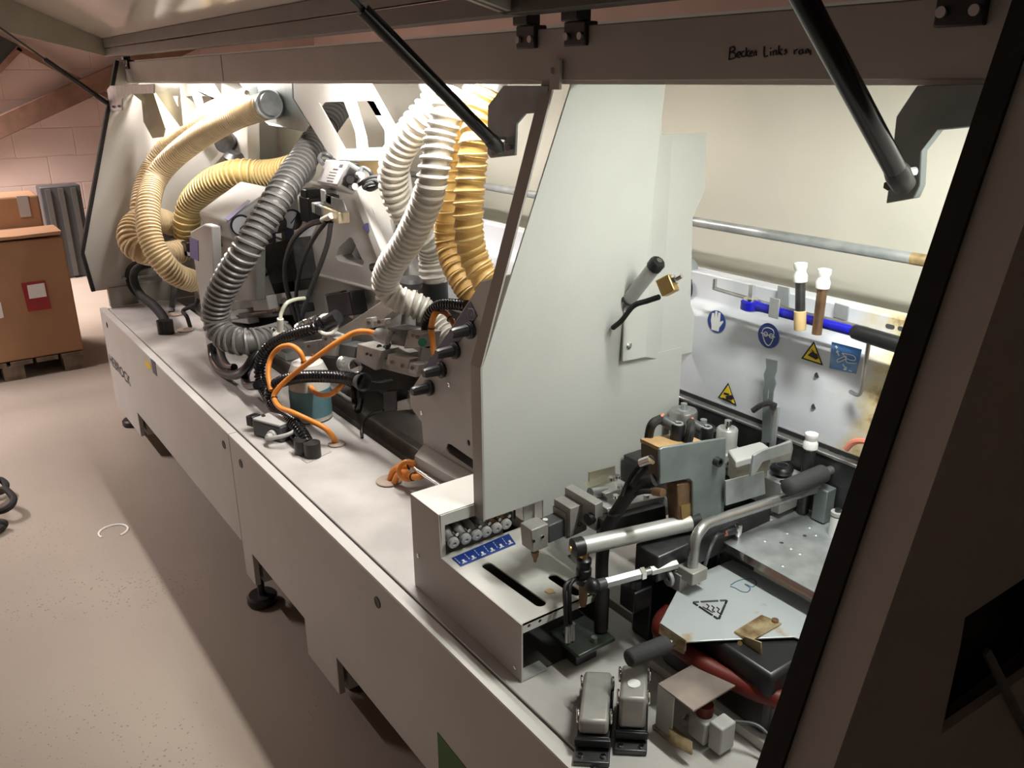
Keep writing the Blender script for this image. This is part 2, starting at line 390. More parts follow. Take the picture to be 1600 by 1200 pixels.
# ================================================================== pallet, boxes, cable on the floor
thing('wooden_pallet', 'weathered wooden pallet under the cardboard boxes', 'pallet',
      [part('deck_board', MB().bb(-6.40, -5.49, -.76+i*.135, -.76+i*.135+.115, .085, .108), WOOD) for i in range(6)] +
      [part('block', MB().bb(x, x+.14, y, y+.11, .022, .085), WOOD) for x in (-6.40, -6.0, -5.63) for y in (-.76, -.40, -.08)] +
      [part('bottom_board', MB().bb(-6.40, -5.49, y, y+.11, 0, .022), WOOD) for y in (-.76, -.40, -.08)])
X0 = -5.50
thing('cardboard_box', 'large brown cardboard box with a red document pouch', 'box', [
    part('carton', MB().bb(-6.02, X0, -.76, .04, .112, .80), CARD, .008),
    part('lid_flap', MB().prism([(X0+.004, -.76, .805), (X0+.004, .03, .815), (X0+.002, .038, .835), (X0+.002, -.2, .828), (X0+.002, -.76, .835)], (-.28, 0, 0)), CARD),
    part('document_pouch', MB().pprism([(33, 443), (70, 438), (80, 482), (44, 487)], ('X', X0+.001), .003), mat('red_pouch', (.36, .022, .030), .35), kids=[
        part('address_label', MB().pprism([(42, 446), (69, 442), (73, 463), (46, 467)], ('X', X0+.004), .002), SIGNW)]),
    part('paper_label', MB().pprism([(-6, 476), (1, 472), (6, 496), (-6, 499)], ('X', X0+.001), .002), SIGNW)])
thing('cardboard_box', 'smaller brown carton with clear tape behind the pouched box', 'box', [
    part('carton', MB().bb(-6.36, -6.04, -.70, .02, .112, .985), CARD, .012),
    part('tape', MB().bb(-6.05, -6.036, -.10, -.04, .86, .988), LGREY)])
def ringpts(c, rx, ry, z, n=20, a0=0, a1=2*math.pi): return [Vector((c[0]+rx*math.cos(a0+(a1-a0)*k/n), c[1]+ry*math.sin(a0+(a1-a0)*k/n), z+.012*math.sin(3*k))) for k in range(n+1)]
one('loose_cable', 'coiled dark cable lying on the concrete floor', 'cable', MB().tube([PZ(-60, 770, .02), PZ(-15, 758, .06), PZ(0, 750, .06), PZ(9, 757, .05), PZ(6, 766, .04), PZ(-12, 772, .05), PZ(-6, 768, .06), PZ(8, 765, .08), PZ(20, 776, .07), PZ(20, 786, .06), PZ(8, 796, .05), PZ(-14, 802, .03), PZ(-30, 812, .02), PZ(-5, 815, .03), PZ(6, 817, .03), PZ(5, 822, .02), PZ(-6, 830, .018), PZ(-40, 845, .016)], .014, 8), RUBBER)
one('tape_ring', 'white worn ring mark on the concrete floor', 'mark', MB().torus(PZ(177, 830, .002), (0, 0, 1), .052, .004, a0=.3, a1=5.2), SIGNW)

# ================================================================== machine base
XB0, XB1, XSEAM = -4.43, XR-.016, -2.497
def front_panel(x0, x1, legs):
    z0, z1, zl = .222, .603, .10
    poly = [(x0, 0, z1), (x0, 0, z0 if not legs or legs[0][0] > x0+.05 else zl)]
    poly = [Vector((x0, 0, z1))]
    cur = x0; pts = []
    for (a, b) in legs:
        pts += [(a, z0) if a > x0 else None, (a+.0, zl), (b, zl), (b, z0)]
    pts = [p for p in pts if p]
    if not legs or legs[0][0] > x0: pts = [(x0, z0)]+pts
    if not legs or legs[-1][1] < x1: pts = pts+[(x1, z0)]
    return [Vector((x0, 0, z1))]+[Vector((a, 0, b)) for a, b in pts]+[Vector((x1, 0, z1))]
def lock(x, z): return part('lock', MB().lathe((x, .002, z), (x, -.01, z), [(0, .014), (.004, .014), (.004, .011), (.003, .009), (.003, .001)]), BLACK)
legsA = [(XB0+.02, -4.00)]; legsB = [(-2.56, -2.406)]
fpA = MB().prism(front_panel(XB0, XSEAM-.002, [(XB0, -3.92)]), (0, .018, 0))
fpB = MB().prism(front_panel(XSEAM+.002, XB1, [(XSEAM+.002, -2.405), (-1.98, -1.767)]), (0, .018, 0))
lipA = MB().bb(XB0, XSEAM-.002, 0, .028, .603, .607); lipB = MB().bb(XSEAM+.002, XB1, 0, .028, .603, .607)
def textmesh(body, size, o, ex, ez, shear=0.0, offs=.0015):
    cu = bpy.data.curves.new('txt', 'FONT'); cu.body = body; cu.size = size; cu.shear = shear; cu.offset = .0; cu.resolution_u = 3
    ob = bpy.data.objects.new('txt', cu); COL.objects.link(ob); dg = bpy.context.evaluated_depsgraph_get(); me = ob.evaluated_get(dg).to_mesh()
    m = MB(); nrm = ex.cross(ez).normalized()
    m.add([Vector(o)+ex*v.co.x+ez*v.co.y+nrm*offs for v in me.vertices], [tuple(p.vertices) for p in me.polygons])
    ob.evaluated_get(dg).to_mesh_clear(); bpy.data.objects.remove(ob); return m
logo = textmesh('HEBROCK', .075, PY(171, 565, -.001)+Vector((.012, 0, 0)), Vector((1.28, 0, 0)), EZ, .15)
thing('edge_machine_cabinet', 'long grey-white machine cabinet on adjustable feet', 'machine', [
    part('front_panel', fpA, PANEL, .002, kids=[lock(-4.30, .55), lock(-2.56, .548), part('lettering', logo, INK),
        part('warning_label', MB().pprism([(226, 562), (234, 568), (237, 577), (228, 574)], ('Y', -.0015), .002), YEL),
        part('blue_label', MB().pprism([(235, 560), (242, 566), (245, 588), (239, 582)], ('Y', -.0015), .002), DBLUE)]),
    part('front_panel', fpB, PANEL, .002, kids=[lock(-2.40, .542), lock(PY(590, 941, 0).x, PY(590, 941, 0).z),
        part('green_decal', MB().pprism([(683, 1144), (745, 1222), (688, 1260)], ('Y', -.0015), .002), GREEN)]),
    part('panel_lip', lipA, WHITE), part('panel_lip', lipB, WHITE),
    part('top_plate', MB().bb(XB0+.04, XB1, .036, .35, .585, ZT), TOPP, .003),
    part('rear_top_plate', MB().bb(XB0+.04, XB1, .40, .96, .545, .575), TOPP),
    part('rear_slide_rail', MB().bb(XB0+.2, -1.3, .40, .43, .575, .625), ALUB, .002),
    part('left_end_plate', MB().bb(XB0, XB0+.02, .0, .96, .222, .60), PANEL),
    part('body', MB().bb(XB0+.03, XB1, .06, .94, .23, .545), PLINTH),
    part('leg_block', MB().bb(XB0+.0, -3.92, .03, .25, .10, .24), PANEL), part('leg_block', MB().bb(XSEAM, -2.41, .03, .22, .10, .24), PANEL), part('leg_block', MB().bb(-1.97, -1.772, .03, .22, .10, .24), PANEL)] +
    [part('levelling_foot', MB().lathe((x, y, 0), (x, y, .1), [(0, .042), (.006, .05), (.026, .05), (.034, .042), (.034, .012), (.12, .012)], 22), FOOT) for x, y in ((-4.36, .05), (-2.455, .03), (-4.36, .8), (-1.9, .12))])

# ================================================================== hood frame: end panels, rear wall, beam
def endprof(dy=0): return [(.262+dy, 1.735), (-.024+dy, .882), (-.006+dy, .693)]
pf = endprof()
def yz(x, l): return [Vector((x, a, b)) for a, b in l]
ed = MB()
def edge_strip(x0, x1, prof, t=.012, off=0):
    m = MB()
    for (a, b), (c, d) in zip(prof, prof[1:]):
        v = Vector((0, c-a, d-b)); nrm = Vector((0, v.z, -v.y)).normalized()
        if nrm.y > 0: nrm = -nrm
        m.par(Vector((x0, a, b))+nrm*off, Vector((x1-x0, 0, 0)), v, nrm*t)
    return m
thing('side_shield', 'white hood end panel with black rubber edge beside the cardboard boxes', 'panel', [
    part('sheet', MB().prism(yz(XL, pf+[(.98, .693), (.98, 1.735)]), (-.03, 0, 0)), PANEL, .002),
    part('rubber_edge', edge_strip(XL-.028, XL+.002, pf, .016), RUBBER),
    part('lower_skirt', MB().bb(XL-.03, XL+.01, .05, .98, .605, .70), GREYF),
    part('support_rail', MB().bb(XL+.002, XL+.02, .12, .5, .735, .745), STEEL)])
RX = XR+.075
hole = [PX(1640, 878, RX), PX(1508, 965, RX), PX(1500, 1012, RX), PX(1470, 1148, RX), PX(1640, 1030, RX)]
prR = [(.262, 1.735), (-.024, .882), (-.030, .60), (-.03, .45)]
thing('side_shield', 'dark shaded hood end panel with black rubber edge beside the glue pot', 'panel', [
    part('outer_sheet', MB().prism(yz(RX, prR+[(.98, .45), (.98, 1.735)]), (-.012, 0, 0), [hole]), PANEL),
    part('inner_sheet', MB().prism(yz(XR+.02, prR+[(.98, .45), (.98, 1.735)]), (-.012, 0, 0)), PANEL),
    part('front_flange', edge_strip(XR+.022, RX, prR, .004, 0), PANEL),
    part('rubber_edge', edge_strip(XR-.004, XR+.024, prR, .010, .0), RUBBER),
    part('opening_lining', MB().bb(RX-.055, RX-.05, min(h.y for h in hole)-.05, max(h.y for h in hole)+.03, min(h.z for h in hole)-.03, max(h.z for h in hole)+.03), BLACK),
    part('latch_lever', MB().par(PX(1532, 1020, RX+.002), PX(1620, 1190, RX+.002)-PX(1532, 1020, RX+.002), Vector((0, .012, .004)), Vector((.008, 0, 0))), GALVD, .002)])
one('rear_wall_sheet', 'cream sheet-metal rear wall inside the hood', 'panel', MB().bb(XL+.002, XR+.005, .985, .995, .58, 1.76), CREAM)
BY = .280
strokes = []   # handwriting on the beam, pixel polylines
def W(l): strokes.append(l)
W([(1143, 75), (1141, 93)]); W([(1142, 75), (1149, 73), (1151, 78), (1144, 82), (1151, 83), (1152, 90), (1141, 93)])
W([(1156, 87), (1161, 85), (1160, 81), (1156, 83), (1155, 89), (1161, 90)]); W([(1168, 80), (1164, 82), (1164, 88), (1169, 88)])
W([(1172, 74), (1171, 89)]); W([(1177, 79), (1172, 84), (1177, 89)]); W([(1180, 84), (1183, 82), (1181, 80), (1178, 84), (1179, 88), (1183, 87)])
W([(1186, 81), (1186, 88)]); W([(1186, 83), (1189, 80), (1190, 87)])
W([(1194, 72), (1194, 88), (1200, 87)]); W([(1204, 80), (1204, 87)]); W([(1204, 75), (1204.5, 76)]); W([(1208, 79), (1208, 87)]); W([(1208, 81), (1212, 79), (1213, 86)])
W([(1217, 71), (1216, 86)]); W([(1222, 77), (1217, 81), (1222, 86)]); W([(1229, 77), (1226, 79), (1229, 82), (1225, 85)])
W([(1241, 78), (1241, 85)]); W([(1241, 80), (1246, 77)]); W([(1254, 78), (1249, 79), (1249, 84), (1254, 83), (1254, 78), (1255, 84)]); W([(1259, 78), (1259, 84)]); W([(1259, 79), (1262, 77), (1263, 82), (1266, 79), (1266, 86)])
hw = MB()
strokes = [[((1139+(a-1141)*.87) if a < 1191.5 else a, b) for a, b in s_] for s_ in strokes]
for s_ in strokes: hw.tube([PY(a, b, BY-.0005) for a, b in s_], .0011, 5, 4)
def hinge(px, py, wpx=50, lbl=None):
    c = PY(px, py, BY); wd = .055
    return part('hinge', MB().bb(c.x-wd/2, c.x+wd/2, BY-.008, BY+.02, 1.700, 1.738).bb(c.x-wd/2+.006, c.x+wd/2-.006, BY-.02, BY+.01, 1.738, 1.756), BLACK, .002,
                kids=[part('bolt', MB().cyl((c.x+q, BY-.008, 1.715), (c.x+q, BY-.013, 1.715), .006), STEEL) for q in (-.018, .018)])
thing('hood_beam', 'long grey beam across the hood with felt-pen handwriting', 'beam', [
    part('channel', MB().bb(XL-.002, -3.02, BY, BY+.05, 1.646, 1.731), BEAMM, .002),
    part('channel', MB().bb(-3.015, XR+.01, BY, BY+.05, 1.646, 1.731), BEAMM, .002),
    part('bottom_lip', MB().bb(XL+.0, XR+.01, BY+.004, BY+.056, 1.640, 1.646), WHITE),
    part('handwriting', hw, INK), hinge(826, 52), hinge(903, 49), hinge(1505, 16), hinge(199, 95)])
def hoodlamp(x, L, label, y=.39):
    dy = y-.375
    thing('hood_lamp', label, 'lamp', [
        part('housing', MB().bb(x-L/2, x+L/2, .35+dy, .40+dy, 1.718, 1.732), DGREY, .003),
        part('end_cap', MB().bb(x-L/2-.012, x-L/2, .352+dy, .398+dy, 1.719, 1.731), BLACK), part('end_cap', MB().bb(x+L/2, x+L/2+.012, .352+dy, .398+dy, 1.719, 1.731), BLACK),
        part('diffuser', MB().bb(x-L/2+.01, x+L/2-.01, .36+dy, .39+dy, 1.715, 1.718), GLASS)])
hoodlamp(-.66, .36, 'strip lamp under the hood beam above the glue pot', .46); hoodlamp(-2.05, .95, 'strip lamp under the hood beam above the pale hoses'); hoodlamp(-3.75, .90, 'strip lamp under the hood beam above the beige hoses')

one('hood_light_stop', 'unseen sheet added to keep ceiling light out of the hood', 'panel', MB().bb(XL+.002, XR+.005, BY+.05, .984, 1.733, 1.739), CREAM)  # added cover, keeps ceiling light off the rear wall
# open lids
def lid(x0, x1, label, flm, wall=.0):
    A, B, Cc = (.205, 1.828), (-.62, 2.185), (-.80, 2.215)
    def sh(x_, w2): return None
    parts = [part('inner_sheet', MB().prism(yz(x0, [A, B, Cc, (Cc[0], Cc[1]+.01), (B[0]+.0, B[1]+.012), (A[0], A[1]+.012)]), (x1-x0, 0, 0)), LIDM),
             part('rear_flange', MB().bb(x0, x1, .200, .225, 1.790, 1.828), flm, .001), part('rear_flange', MB().bb(x0, x1, .206, .26, 1.752, 1.786), flm, .001),
             part('side_flange', MB().prism(yz(x0, [(.225, 1.752), (-.19, 1.853), (-.80, 2.10), (-.80, 2.22), (-.62, 2.19), (.225, 1.83)]), (.012, 0, 0)), GREYF),
             part('side_flange', MB().prism(yz(x1-.012, [(.225, 1.752), (-.19, 1.853), (-.80, 2.10), (-.80, 2.22), (-.62, 2.19), (.225, 1.83)]), (.012, 0, 0)), GREYF),
             part('front_flange', MB().bb(x0, x1, -.81, -.80, 2.10, 2.22), GREYF)]
    thing('machine_hood', label, 'hood', parts)
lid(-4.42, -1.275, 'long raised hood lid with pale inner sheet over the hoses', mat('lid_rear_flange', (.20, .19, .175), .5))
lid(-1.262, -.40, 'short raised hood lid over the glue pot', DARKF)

# gas springs and their hanging brackets
def gas_spring(a, m, b, r, label):
    a, m, b = Vector(a), Vector(m), Vector(b)
    thing('gas_spring', label, 'gas spring', [
        part('cylinder', MB().cyl(a, m, r, n=20), BLACKG), part('piston_rod', MB().cyl(m, b, r*.42), DSTEEL),
        part('end_fitting', MB().lathe(a-(m-a).normalized()*.03, m, [(0, r*.5), (.008, r*1.05), (.03, r*1.15), (.04, r*1.0)]), BLACK, kids=[part('ball_stud', MB().cyl(a+Vector((0, .03, 0)), a-Vector((0, .012, 0)), .007), CHROME)])])
g0 = PY(784, 236, .262); g1 = PY(566, 14, -.02); gd = (g1-g0).normalized()
gas_spring(g0+gd*.03, g1, g1+gd*.45, .0125, 'black gas spring above the yellow hoses')
g0 = PY(1416, 296, .262); g1 = PY(1236, -40, .02); gd = (g1-g0).normalized()
gas_spring(g0+gd*.03, g1, g1+gd*.40, .0125, 'thick black gas spring above the glue pot')
g0 = PY(170, 163, .19); g1 = PY(69, 92, -.05); gd = (g1-g0).normalized()
gas_spring(g0, g1, g1+gd*.30, .011, 'thin black gas spring by the far end panel')
def bracket(name, label, poly, y, holes, m, t=.006, studs=()):
    thing(name, label, 'bracket', [part('plate', MB().pprism(poly, ('Y', y), t, ), m, .0015)] +
          [part('bolt', MB().hexnut(PY(a, b, y-.006), PY(a, b, y+.001), .006), CHROME) for a, b in studs])
bracket('spring_bracket', 'dark zinc bracket holding the gas spring beside the white divider', [(786, 134), (858, 134), (850, 176), (820, 178), (806, 194), (804, 243), (766, 247), (761, 240), (762, 165)], .275, (), GALVD, studs=((772, 239), (793, 231)))
bracket('spring_bracket', 'large dark zinc bracket holding the thick gas spring', [(1432, 134), (1560, 130), (1545, 196), (1464, 204), (1440, 235), (1437, 290), (1428, 310), (1384, 318), (1388, 290), (1400, 182)], .275, (), GALVD, .014, studs=((1388, 290),))
bracket('spring_bracket', 'bright zinc bracket at the far end of the hood beam', [(172, 134), (240, 131), (240, 146), (197, 147), (190, 155), (190, 172), (173, 174), (167, 140)], .19, (), GALV, studs=((177, 167), (186, 166)))
one('hanging_plate', 'khaki tongue-shaped plate hanging by the far end panel', 'plate', MB().pprism([(206, 146), (240, 146), (258, 200), (255, 214), (238, 216), (224, 190), (221, 158)], ('Y', .30), .004), mat('khaki_plate', (.42, .38, .24), .45, .2), bevel=.001)

# divider
def dv(y, z): return Vector((-1.272+.045*max(0, (z-1.13))/.51, y, z))
dpoly = [dv(.150, .802), dv(.300, .802), dv(.300, .64), dv(.70, .64), dv(.70, 1.07), dv(.555, 1.07), dv(.555, 1.642), dv(.322, 1.642), dv(.150, 1.13)]
stripm = MB()
fl = [dv(.150, .80), dv(.150, 1.13), dv(.300, 1.70)]
for a, b in zip(fl, fl[1:]): stripm.par(a+Vector((.0005, -.0046, 0)), b-a, Vector((-.0345, 0, 0)), Vector((0, .004, 0)))
GX = -1.262
thing('divider_panel', 'white slanted sheet divider between the two hood bays', 'panel', [
    part('sheet', MB().prism(dpoly, (-.004, 0, 0)), DIVM),
    part('front_flange', stripm, BEAMM, kids=[part('fixing_screw', MB().hexnut(PY(866, 110, .272), PY(866, 110, .282), .007), STEEL)]),
    part('top_tab', MB().pprism([(861, 94), (875, 94), (874, 140), (858, 140)], ('Y', .272), .005), BEAMM),
    part('rear_return', MB().pprism([(1004, 128), (1034, 132), (1034, 214), (1019, 210), (1004, 195)], ('X', GX-.04), -.004), DIVM),
    part('lower_return', MB().pprism([(1004, 560), (1058, 545), (1056, 606), (1030, 640), (985, 650)], ('X', GX-.03), -.004), DIVM),
    part('guard_plate', MB().prism([PX(985, 195, GX), PX(1003, 195, GX), PX(1018, 209, GX), PX(1024, 210, GX), PX(1007, 557, GX), PX(971, 564, GX)], (.004, 0, 0))
         .prism([PX(1024, 210, GX), PX(1048, 210, GX-.02), PX(1030, 561, GX-.02), PX(1007, 557, GX)], (.004, 0, 0))
         .prism([PX(1048, 210, GX-.02), PX(1103, 207, GX-.02), PX(1099, 298, GX-.02), PX(1080, 340, GX-.02), PX(1077, 475, GX-.02), PX(1083, 492, GX-.02), PX(1081, 549, GX-.02), PX(1030, 561, GX-.02)], (.004, 0, 0)), DIVM,
         kids=[part('screw', MB().lathe(PX(a, b, GX+.003), PX(a, b, GX+.003)+EX*.006, [(0, .008), (.003, .008), (.006, .004)]), CHROME) for a, b in ((995, 208), (988, 381), (982, 540))])])
a0 = PX(964, 492, GX-.03); a1 = PY(1027, 411, a0.y+.0); ad = (a1-a0).normalized()
thing('pivot_lever', 'grey tube lever with black end cap sticking out of the divider', 'lever', [
    part('tube', MB().cyl(a0, a1-ad*.012, .0145, n=24), LGREY), part('collar', MB().lathe(a0+ad*.02, a1, [(0, .017), (.025, .017), (.030, .0145)], 24), STEEL),
    part('end_cap', MB().lathe(a1-ad*.014, a1+ad*.01, [(0, .0165), (.016, .0165), (.02, .013), (.02, .001)], 10), BLACK, kids=[part('pin', MB().cyl(a1, a1+ad*.009, .006), CHROME)])])
sb = PY(1043, 446, .48); mr = Matrix.Rotation(math.radians(-35), 3, 'Y') @ Matrix.Rotation(math.radians(20), 3, 'Z')
thing('proximity_sensor', 'small brass sensor block with black cable tied to the grey lever', 'sensor', [
    part('block', MB().box(sb, (.03, .024, .034), mr), BRASS, .002), part('nut', MB().hexnut(sb+mr@Vector((.015, 0, .004)), sb+mr@Vector((.021, 0, .004)), .010), CHROME),
    part('probe', MB().cyl(sb+mr@Vector((.02, 0, .004)), sb+mr@Vector((.034, 0, .004)), .005), CHROME),
    part('cable', MB().tube([PY(1030, 464, .475), PY(1012, 470, .47), PY(990, 478, .465), PY(972, 500, .46), PY(958, 512, .47)], .0055), RUBBER),
    part('cable_tie', MB().torus(a0+ad*.055, ad, .0165, .0025), BLACK)])

# ================================================================== right bay: pressure beam, rod, tools
PBY = .740
prof = [(.82, 1.228), (.775, 1.228), (.775, 1.172), (.768, 1.160), (.748, 1.150), (PBY, 1.136), (PBY, .945), (.82, .945)]
def disc(c, r, y, d=.001, n=28): return MB().prism(circ(PY(*c, y), r, EX, EZ, n), (0, -d, 0))
def line(pts, y, r=.0011): return MB().tube([PY(a, b, y) for a, b in pts], r, 5, 3)
def merge(*ms):
    o = MB()
    for m in ms: o.add(m.v, m.f)
    return o
SY = PBY-.0004
hand = MB().pprism([(1113, 489), (1116, 489), (1117, 499), (1118, 486), (1121, 486), (1121, 499), (1123, 488), (1126, 489), (1125, 503), (1130, 501), (1130, 504), (1124, 512), (1123, 518), (1112, 515), (1112, 508), (1111, 500)], ('Y', SY-.001), -.0008)
face = merge(line([(1191, 520), (1193, 514), (1200, 512), (1208, 516), (1209, 524), (1206, 534), (1201, 540), (1195, 534), (1191, 520)], SY-.0012), line([(1189, 520), (1211, 527)], SY-.0012),
             MB().torus(PY(1196.5, 522, SY-.001), EY, .0045, .0012), MB().torus(PY(1205, 525, SY-.001), EY, .0045, .0012))
def tri(a, b, c, k=1.0):
    cx, cy = (a[0]+b[0]+c[0])/3, (a[1]+b[1]+c[1])/3
    return [(cx+(p[0]-cx)*k, cy+(p[1]-cy)*k) for p in (a, b, c)]
T1 = ((1272, 533), (1252, 560), (1286, 571)); T2 = ((1138, 598), (1122, 621), (1151, 634))
star = MB().pprism([(1262, 555), (1268, 550), (1264, 547), (1270, 552), (1268, 545), (1273, 552), (1277, 553), (1279, 560), (1275, 562), (1270, 559)], ('Y', SY-.0022), -.0006)
hand2 = MB().pprism([(1131, 613), (1139, 615), (1139, 618), (1131, 616)], ('Y', SY-.0022), -.0006).pprism([(1134, 619), (1143, 617), (1147, 622), (1143, 625), (1135, 624)], ('Y', SY-.0022), -.0006).pprism([(1129, 621), (1143, 627), (1143, 629), (1129, 624)], ('Y', SY-.0022), -.0006)
diag = merge(line([(1305, 542), (1309, 543)], SY-.0012), line([(1306.5, 540), (1307, 545)], SY-.0012), line([(1308, 549), (1311, 556)], SY-.0012), line([(1307, 551), (1308, 548), (1311, 550)], SY-.0012), line([(1317, 569), (1322, 577)], SY-.0012), line([(1318, 577), (1322, 577.5), (1322, 573)], SY-.0012), line([(1326, 579), (1331, 580)], SY-.0012),
             line([(1308, 562), (1320, 557), (1321, 561), (1309, 566), (1308, 562)], SY-.0012, .0008), line([(1316, 552), (1334, 556), (1336, 563), (1324, 561), (1316, 552)], SY-.0012, .0008), line([(1322, 556), (1323, 566), (1338, 568)], SY-.0012, .0008))
mp = mpp(PY(1200, 520, PBY))
thing('pressure_beam', 'white pressure beam with safety stickers and brown glue stains', 'machine beam', [
    part('housing', MB().prism(yz(-4.30, prof), (XR-.014+4.30, 0, 0)), STAIN, .003),
    part('glove_sticker', disc((1120, 502.5), 19*mp, SY), BLUE, kids=[part('symbol', hand, SIGNW)]),
    part('goggles_sticker', disc((1201, 524.5), 20*mp, SY), BLUE, kids=[part('symbol', face, SIGNW)]),
    part('warning_sticker', MB().pprism(T1, ('Y', SY), -.001), INK, kids=[part('yellow_field', MB().pprism(tri(*T1, .80), ('Y', SY-.001), -.0008), YEL), part('symbol', star, INK)]),
    part('warning_sticker', MB().pprism(T2, ('Y', SY), -.001), INK, kids=[part('yellow_field', MB().pprism(tri(*T2, .80), ('Y', SY-.001), -.0008), YEL), part('symbol', hand2, INK)]),
    part('adjustment_sticker', MB().pprism([(1300, 534), (1347, 546), (1338, 584), (1296, 575)], ('Y', SY), -.0008), LBLUE, kids=[part('symbol', diag, SIGNW)])] +
    [part('bolt_hole', MB().cyl(PY(a, b, PBY+.002), PY(a, b, PBY-.001), .0055), INK) for a, b in ((1277, 586), (1272, 635))] +
    [part('slot', MB().prism(capsule(PY(a, b, .775), PY(a+8, b+2, .775), .004, EX, EZ), (0, -.001, 0)), DGREY) for a, b in ((1387, 509), (1406, 513))])
ra, rb_ = PY(355, 223, .84), PY(1470, 406, .84)
thing('push_rod', 'long galvanised round bar running behind the hoses', 'bar', [part('bar', MB().cyl(Vector((-3.6, .84, ra.z)), Vector((XR-.02, .84, ra.z)), .0115, n=16), GALV),
    part('rust_patch', MB().cyl(Vector((-.84, .84, ra.z)), Vector((XR-.02, .84, ra.z)), .0118, n=16), mat('rusty_bar', (.55, .40, .20), .5, .5, var=.3, scale=20))])
thing('feed_rail', 'dark steel feed rail with bright edge under the white pressure beam', 'rail', [
    part('face', MB().bb(-4.2, XR-.016, .725, .738, .80, .930), DSTEEL), part('bright_edge', MB().bb(-4.2, XR-.016, .722, .740, .930, .937), STEEL, .002),
    part('black_seal', MB().bb(-4.2, XR-.016, .7395, .75, .9375, .945), RUBBER)])
thing('hinge_plate', 'zinc bent hinge plate beside the guard on the divider', 'bracket', [
    part('plate', MB().pprism([(1079, 405), (1085, 405), (1091, 414), (1090, 440), (1086, 480), (1081, 486), (1075, 475)], ('X', -1.33), -.006), GALV, .001), part('rubber_pad', MB().pprism([(1073, 440), (1079, 436), (1081, 455), (1080, 478), (1074, 468)], ('X', -1.325), .004), BLACK)])
TY = .700
one('hook_rod', 'bent steel hook rod on the white pressure beam', 'hook', MB().tube([PY(1117, 436, .715), PY(1117, 449, .715), PY(1124, 453, .715), PY(1230, 483, .715), PY(1344, 511, .715), PY(1355, 516, .712), PY(1358, 530, .712), PY(1352, 570, .712), PY(1346, 608, .712), PY(1340, 617, .712), PY(1329, 612, .725)], .0042, 8, 6), STEEL)
hd = PY(1173, 476, TY); he = PY(1332, 517, TY); hf = PY(1425, 545, TY); ax = (he-hd).normalized()
thing('ratchet_wrench', 'glossy blue ratchet wrench with black grip on the pressure beam', 'wrench', [
    part('head', MB().lathe(hd+EZ*.010, hd-EZ*.012, [(0, .017), (.003, .021), (.019, .021), (.022, .015)], 22), BLUEG, kids=[part('ratchet_disc', MB().cyl(hd+EZ*.009, hd+EZ*.014, .0155), CHROME), part('square_drive', MB().box(hd+EZ*.026, (.010, .010, .03)), CHROME)]),
    part('shaft', MB().lathe(hd, he, [(.01, .012), (.03, .0095), ((he-hd).length, .010)], 16), BLUEG),
    part('grip', MB().lathe(he, hf, [(0, .010), (.004, .0135), (.02, .0145), ((hf-he).length, .0155)], 16), BLACK)])
def clip(l, poly, y): one('tool_clip', l, 'clip', MB().pprism(poly, ('Y', y), .003), GALV, bevel=.0008)
clip('tall zinc clip in front of the blue wrench shaft', [(1203, 464), (1218, 468), (1215, 499), (1200, 495)], .684)
clip('zinc clip hooked on the beam beside the white-headed sockets', [(1215, 446), (1233, 450), (1232, 480), (1213, 474)], .764)
clip('zinc clip hooked on the beam above the black wrench grip', [(1304, 473), (1326, 479), (1323, 501), (1301, 494)], .764)
def socket(px, top, bot, body, sleeve, label):
    a = PY(*bot, .682); b = PY(*top, .682); d = (b-a).normalized(); L = (b-a).length; k = L/112
    prts = [part('shaft', MB().cyl(a, a+d*(82*k), .0095, n=16), body),
            part('knob', MB().lathe(a+d*(78*k), b, [(0, .009), (2*k, .0128), (12*k, .0135), (18*k, .0105), (22*k, .0108), (27*k, .0130), (33*k, .0125), (34*k, .007), (32*k, .006), (32*k, .0005)], 20), SIGNW),
            part('neck', MB().cyl(a+d*(74*k), a+d*(80*k), .0085), DSTEEL)]
    if sleeve: prts.append(part('sleeve', MB().lathe(a, b, [(-.002, .011), (.0, .0118), (30*k, .0118), (31*k, .0100)], 16), sleeve))
    thing('socket_driver', label, 'tool', prts)
socket(0, (1251, 410), (1250, 514), DSTEEL, TAN, 'dark socket driver with white knob and tan sleeve'); socket(0, (1289, 420), (1276, 522), BRONZE, None, 'brown socket driver with white knob')
px_ = PY(1200, 690, .715)
thing('height_gauge', 'slotted zinc gauge strip clamped on a steel post', 'gauge', [
    part('strip', MB().pprism([(1196, 560), (1214, 564), (1213, 580), (1210, 590), (1212, 600), (1208, 612), (1206, 640), (1204, 692), (1190, 692), (1192, 610), (1195, 600), (1193, 585), (1197, 575)], ('Y', .712), .003, [[(1199.5, 608), (1201.5, 608), (1200, 628), (1198, 628)]]), GALVD, .0006),
    part('post', MB().bb(px_.x-.018, px_.x-.004, .716, .722, .84, 1.01).bb(px_.x+.003, px_.x+.016, .7155, .7215, .84, 1.0), GALV),
    part('clamp_lever', MB().tube([PY(1212, 634, .70), PY(1200, 630, .698), PY(1188, 634, .69), PY(1176, 642, .685)], .006), DSTEEL), part('clamp_bolt', MB().cyl(PY(1208, 636, .712), PY(1208, 636, .694), .007), CHROME)])

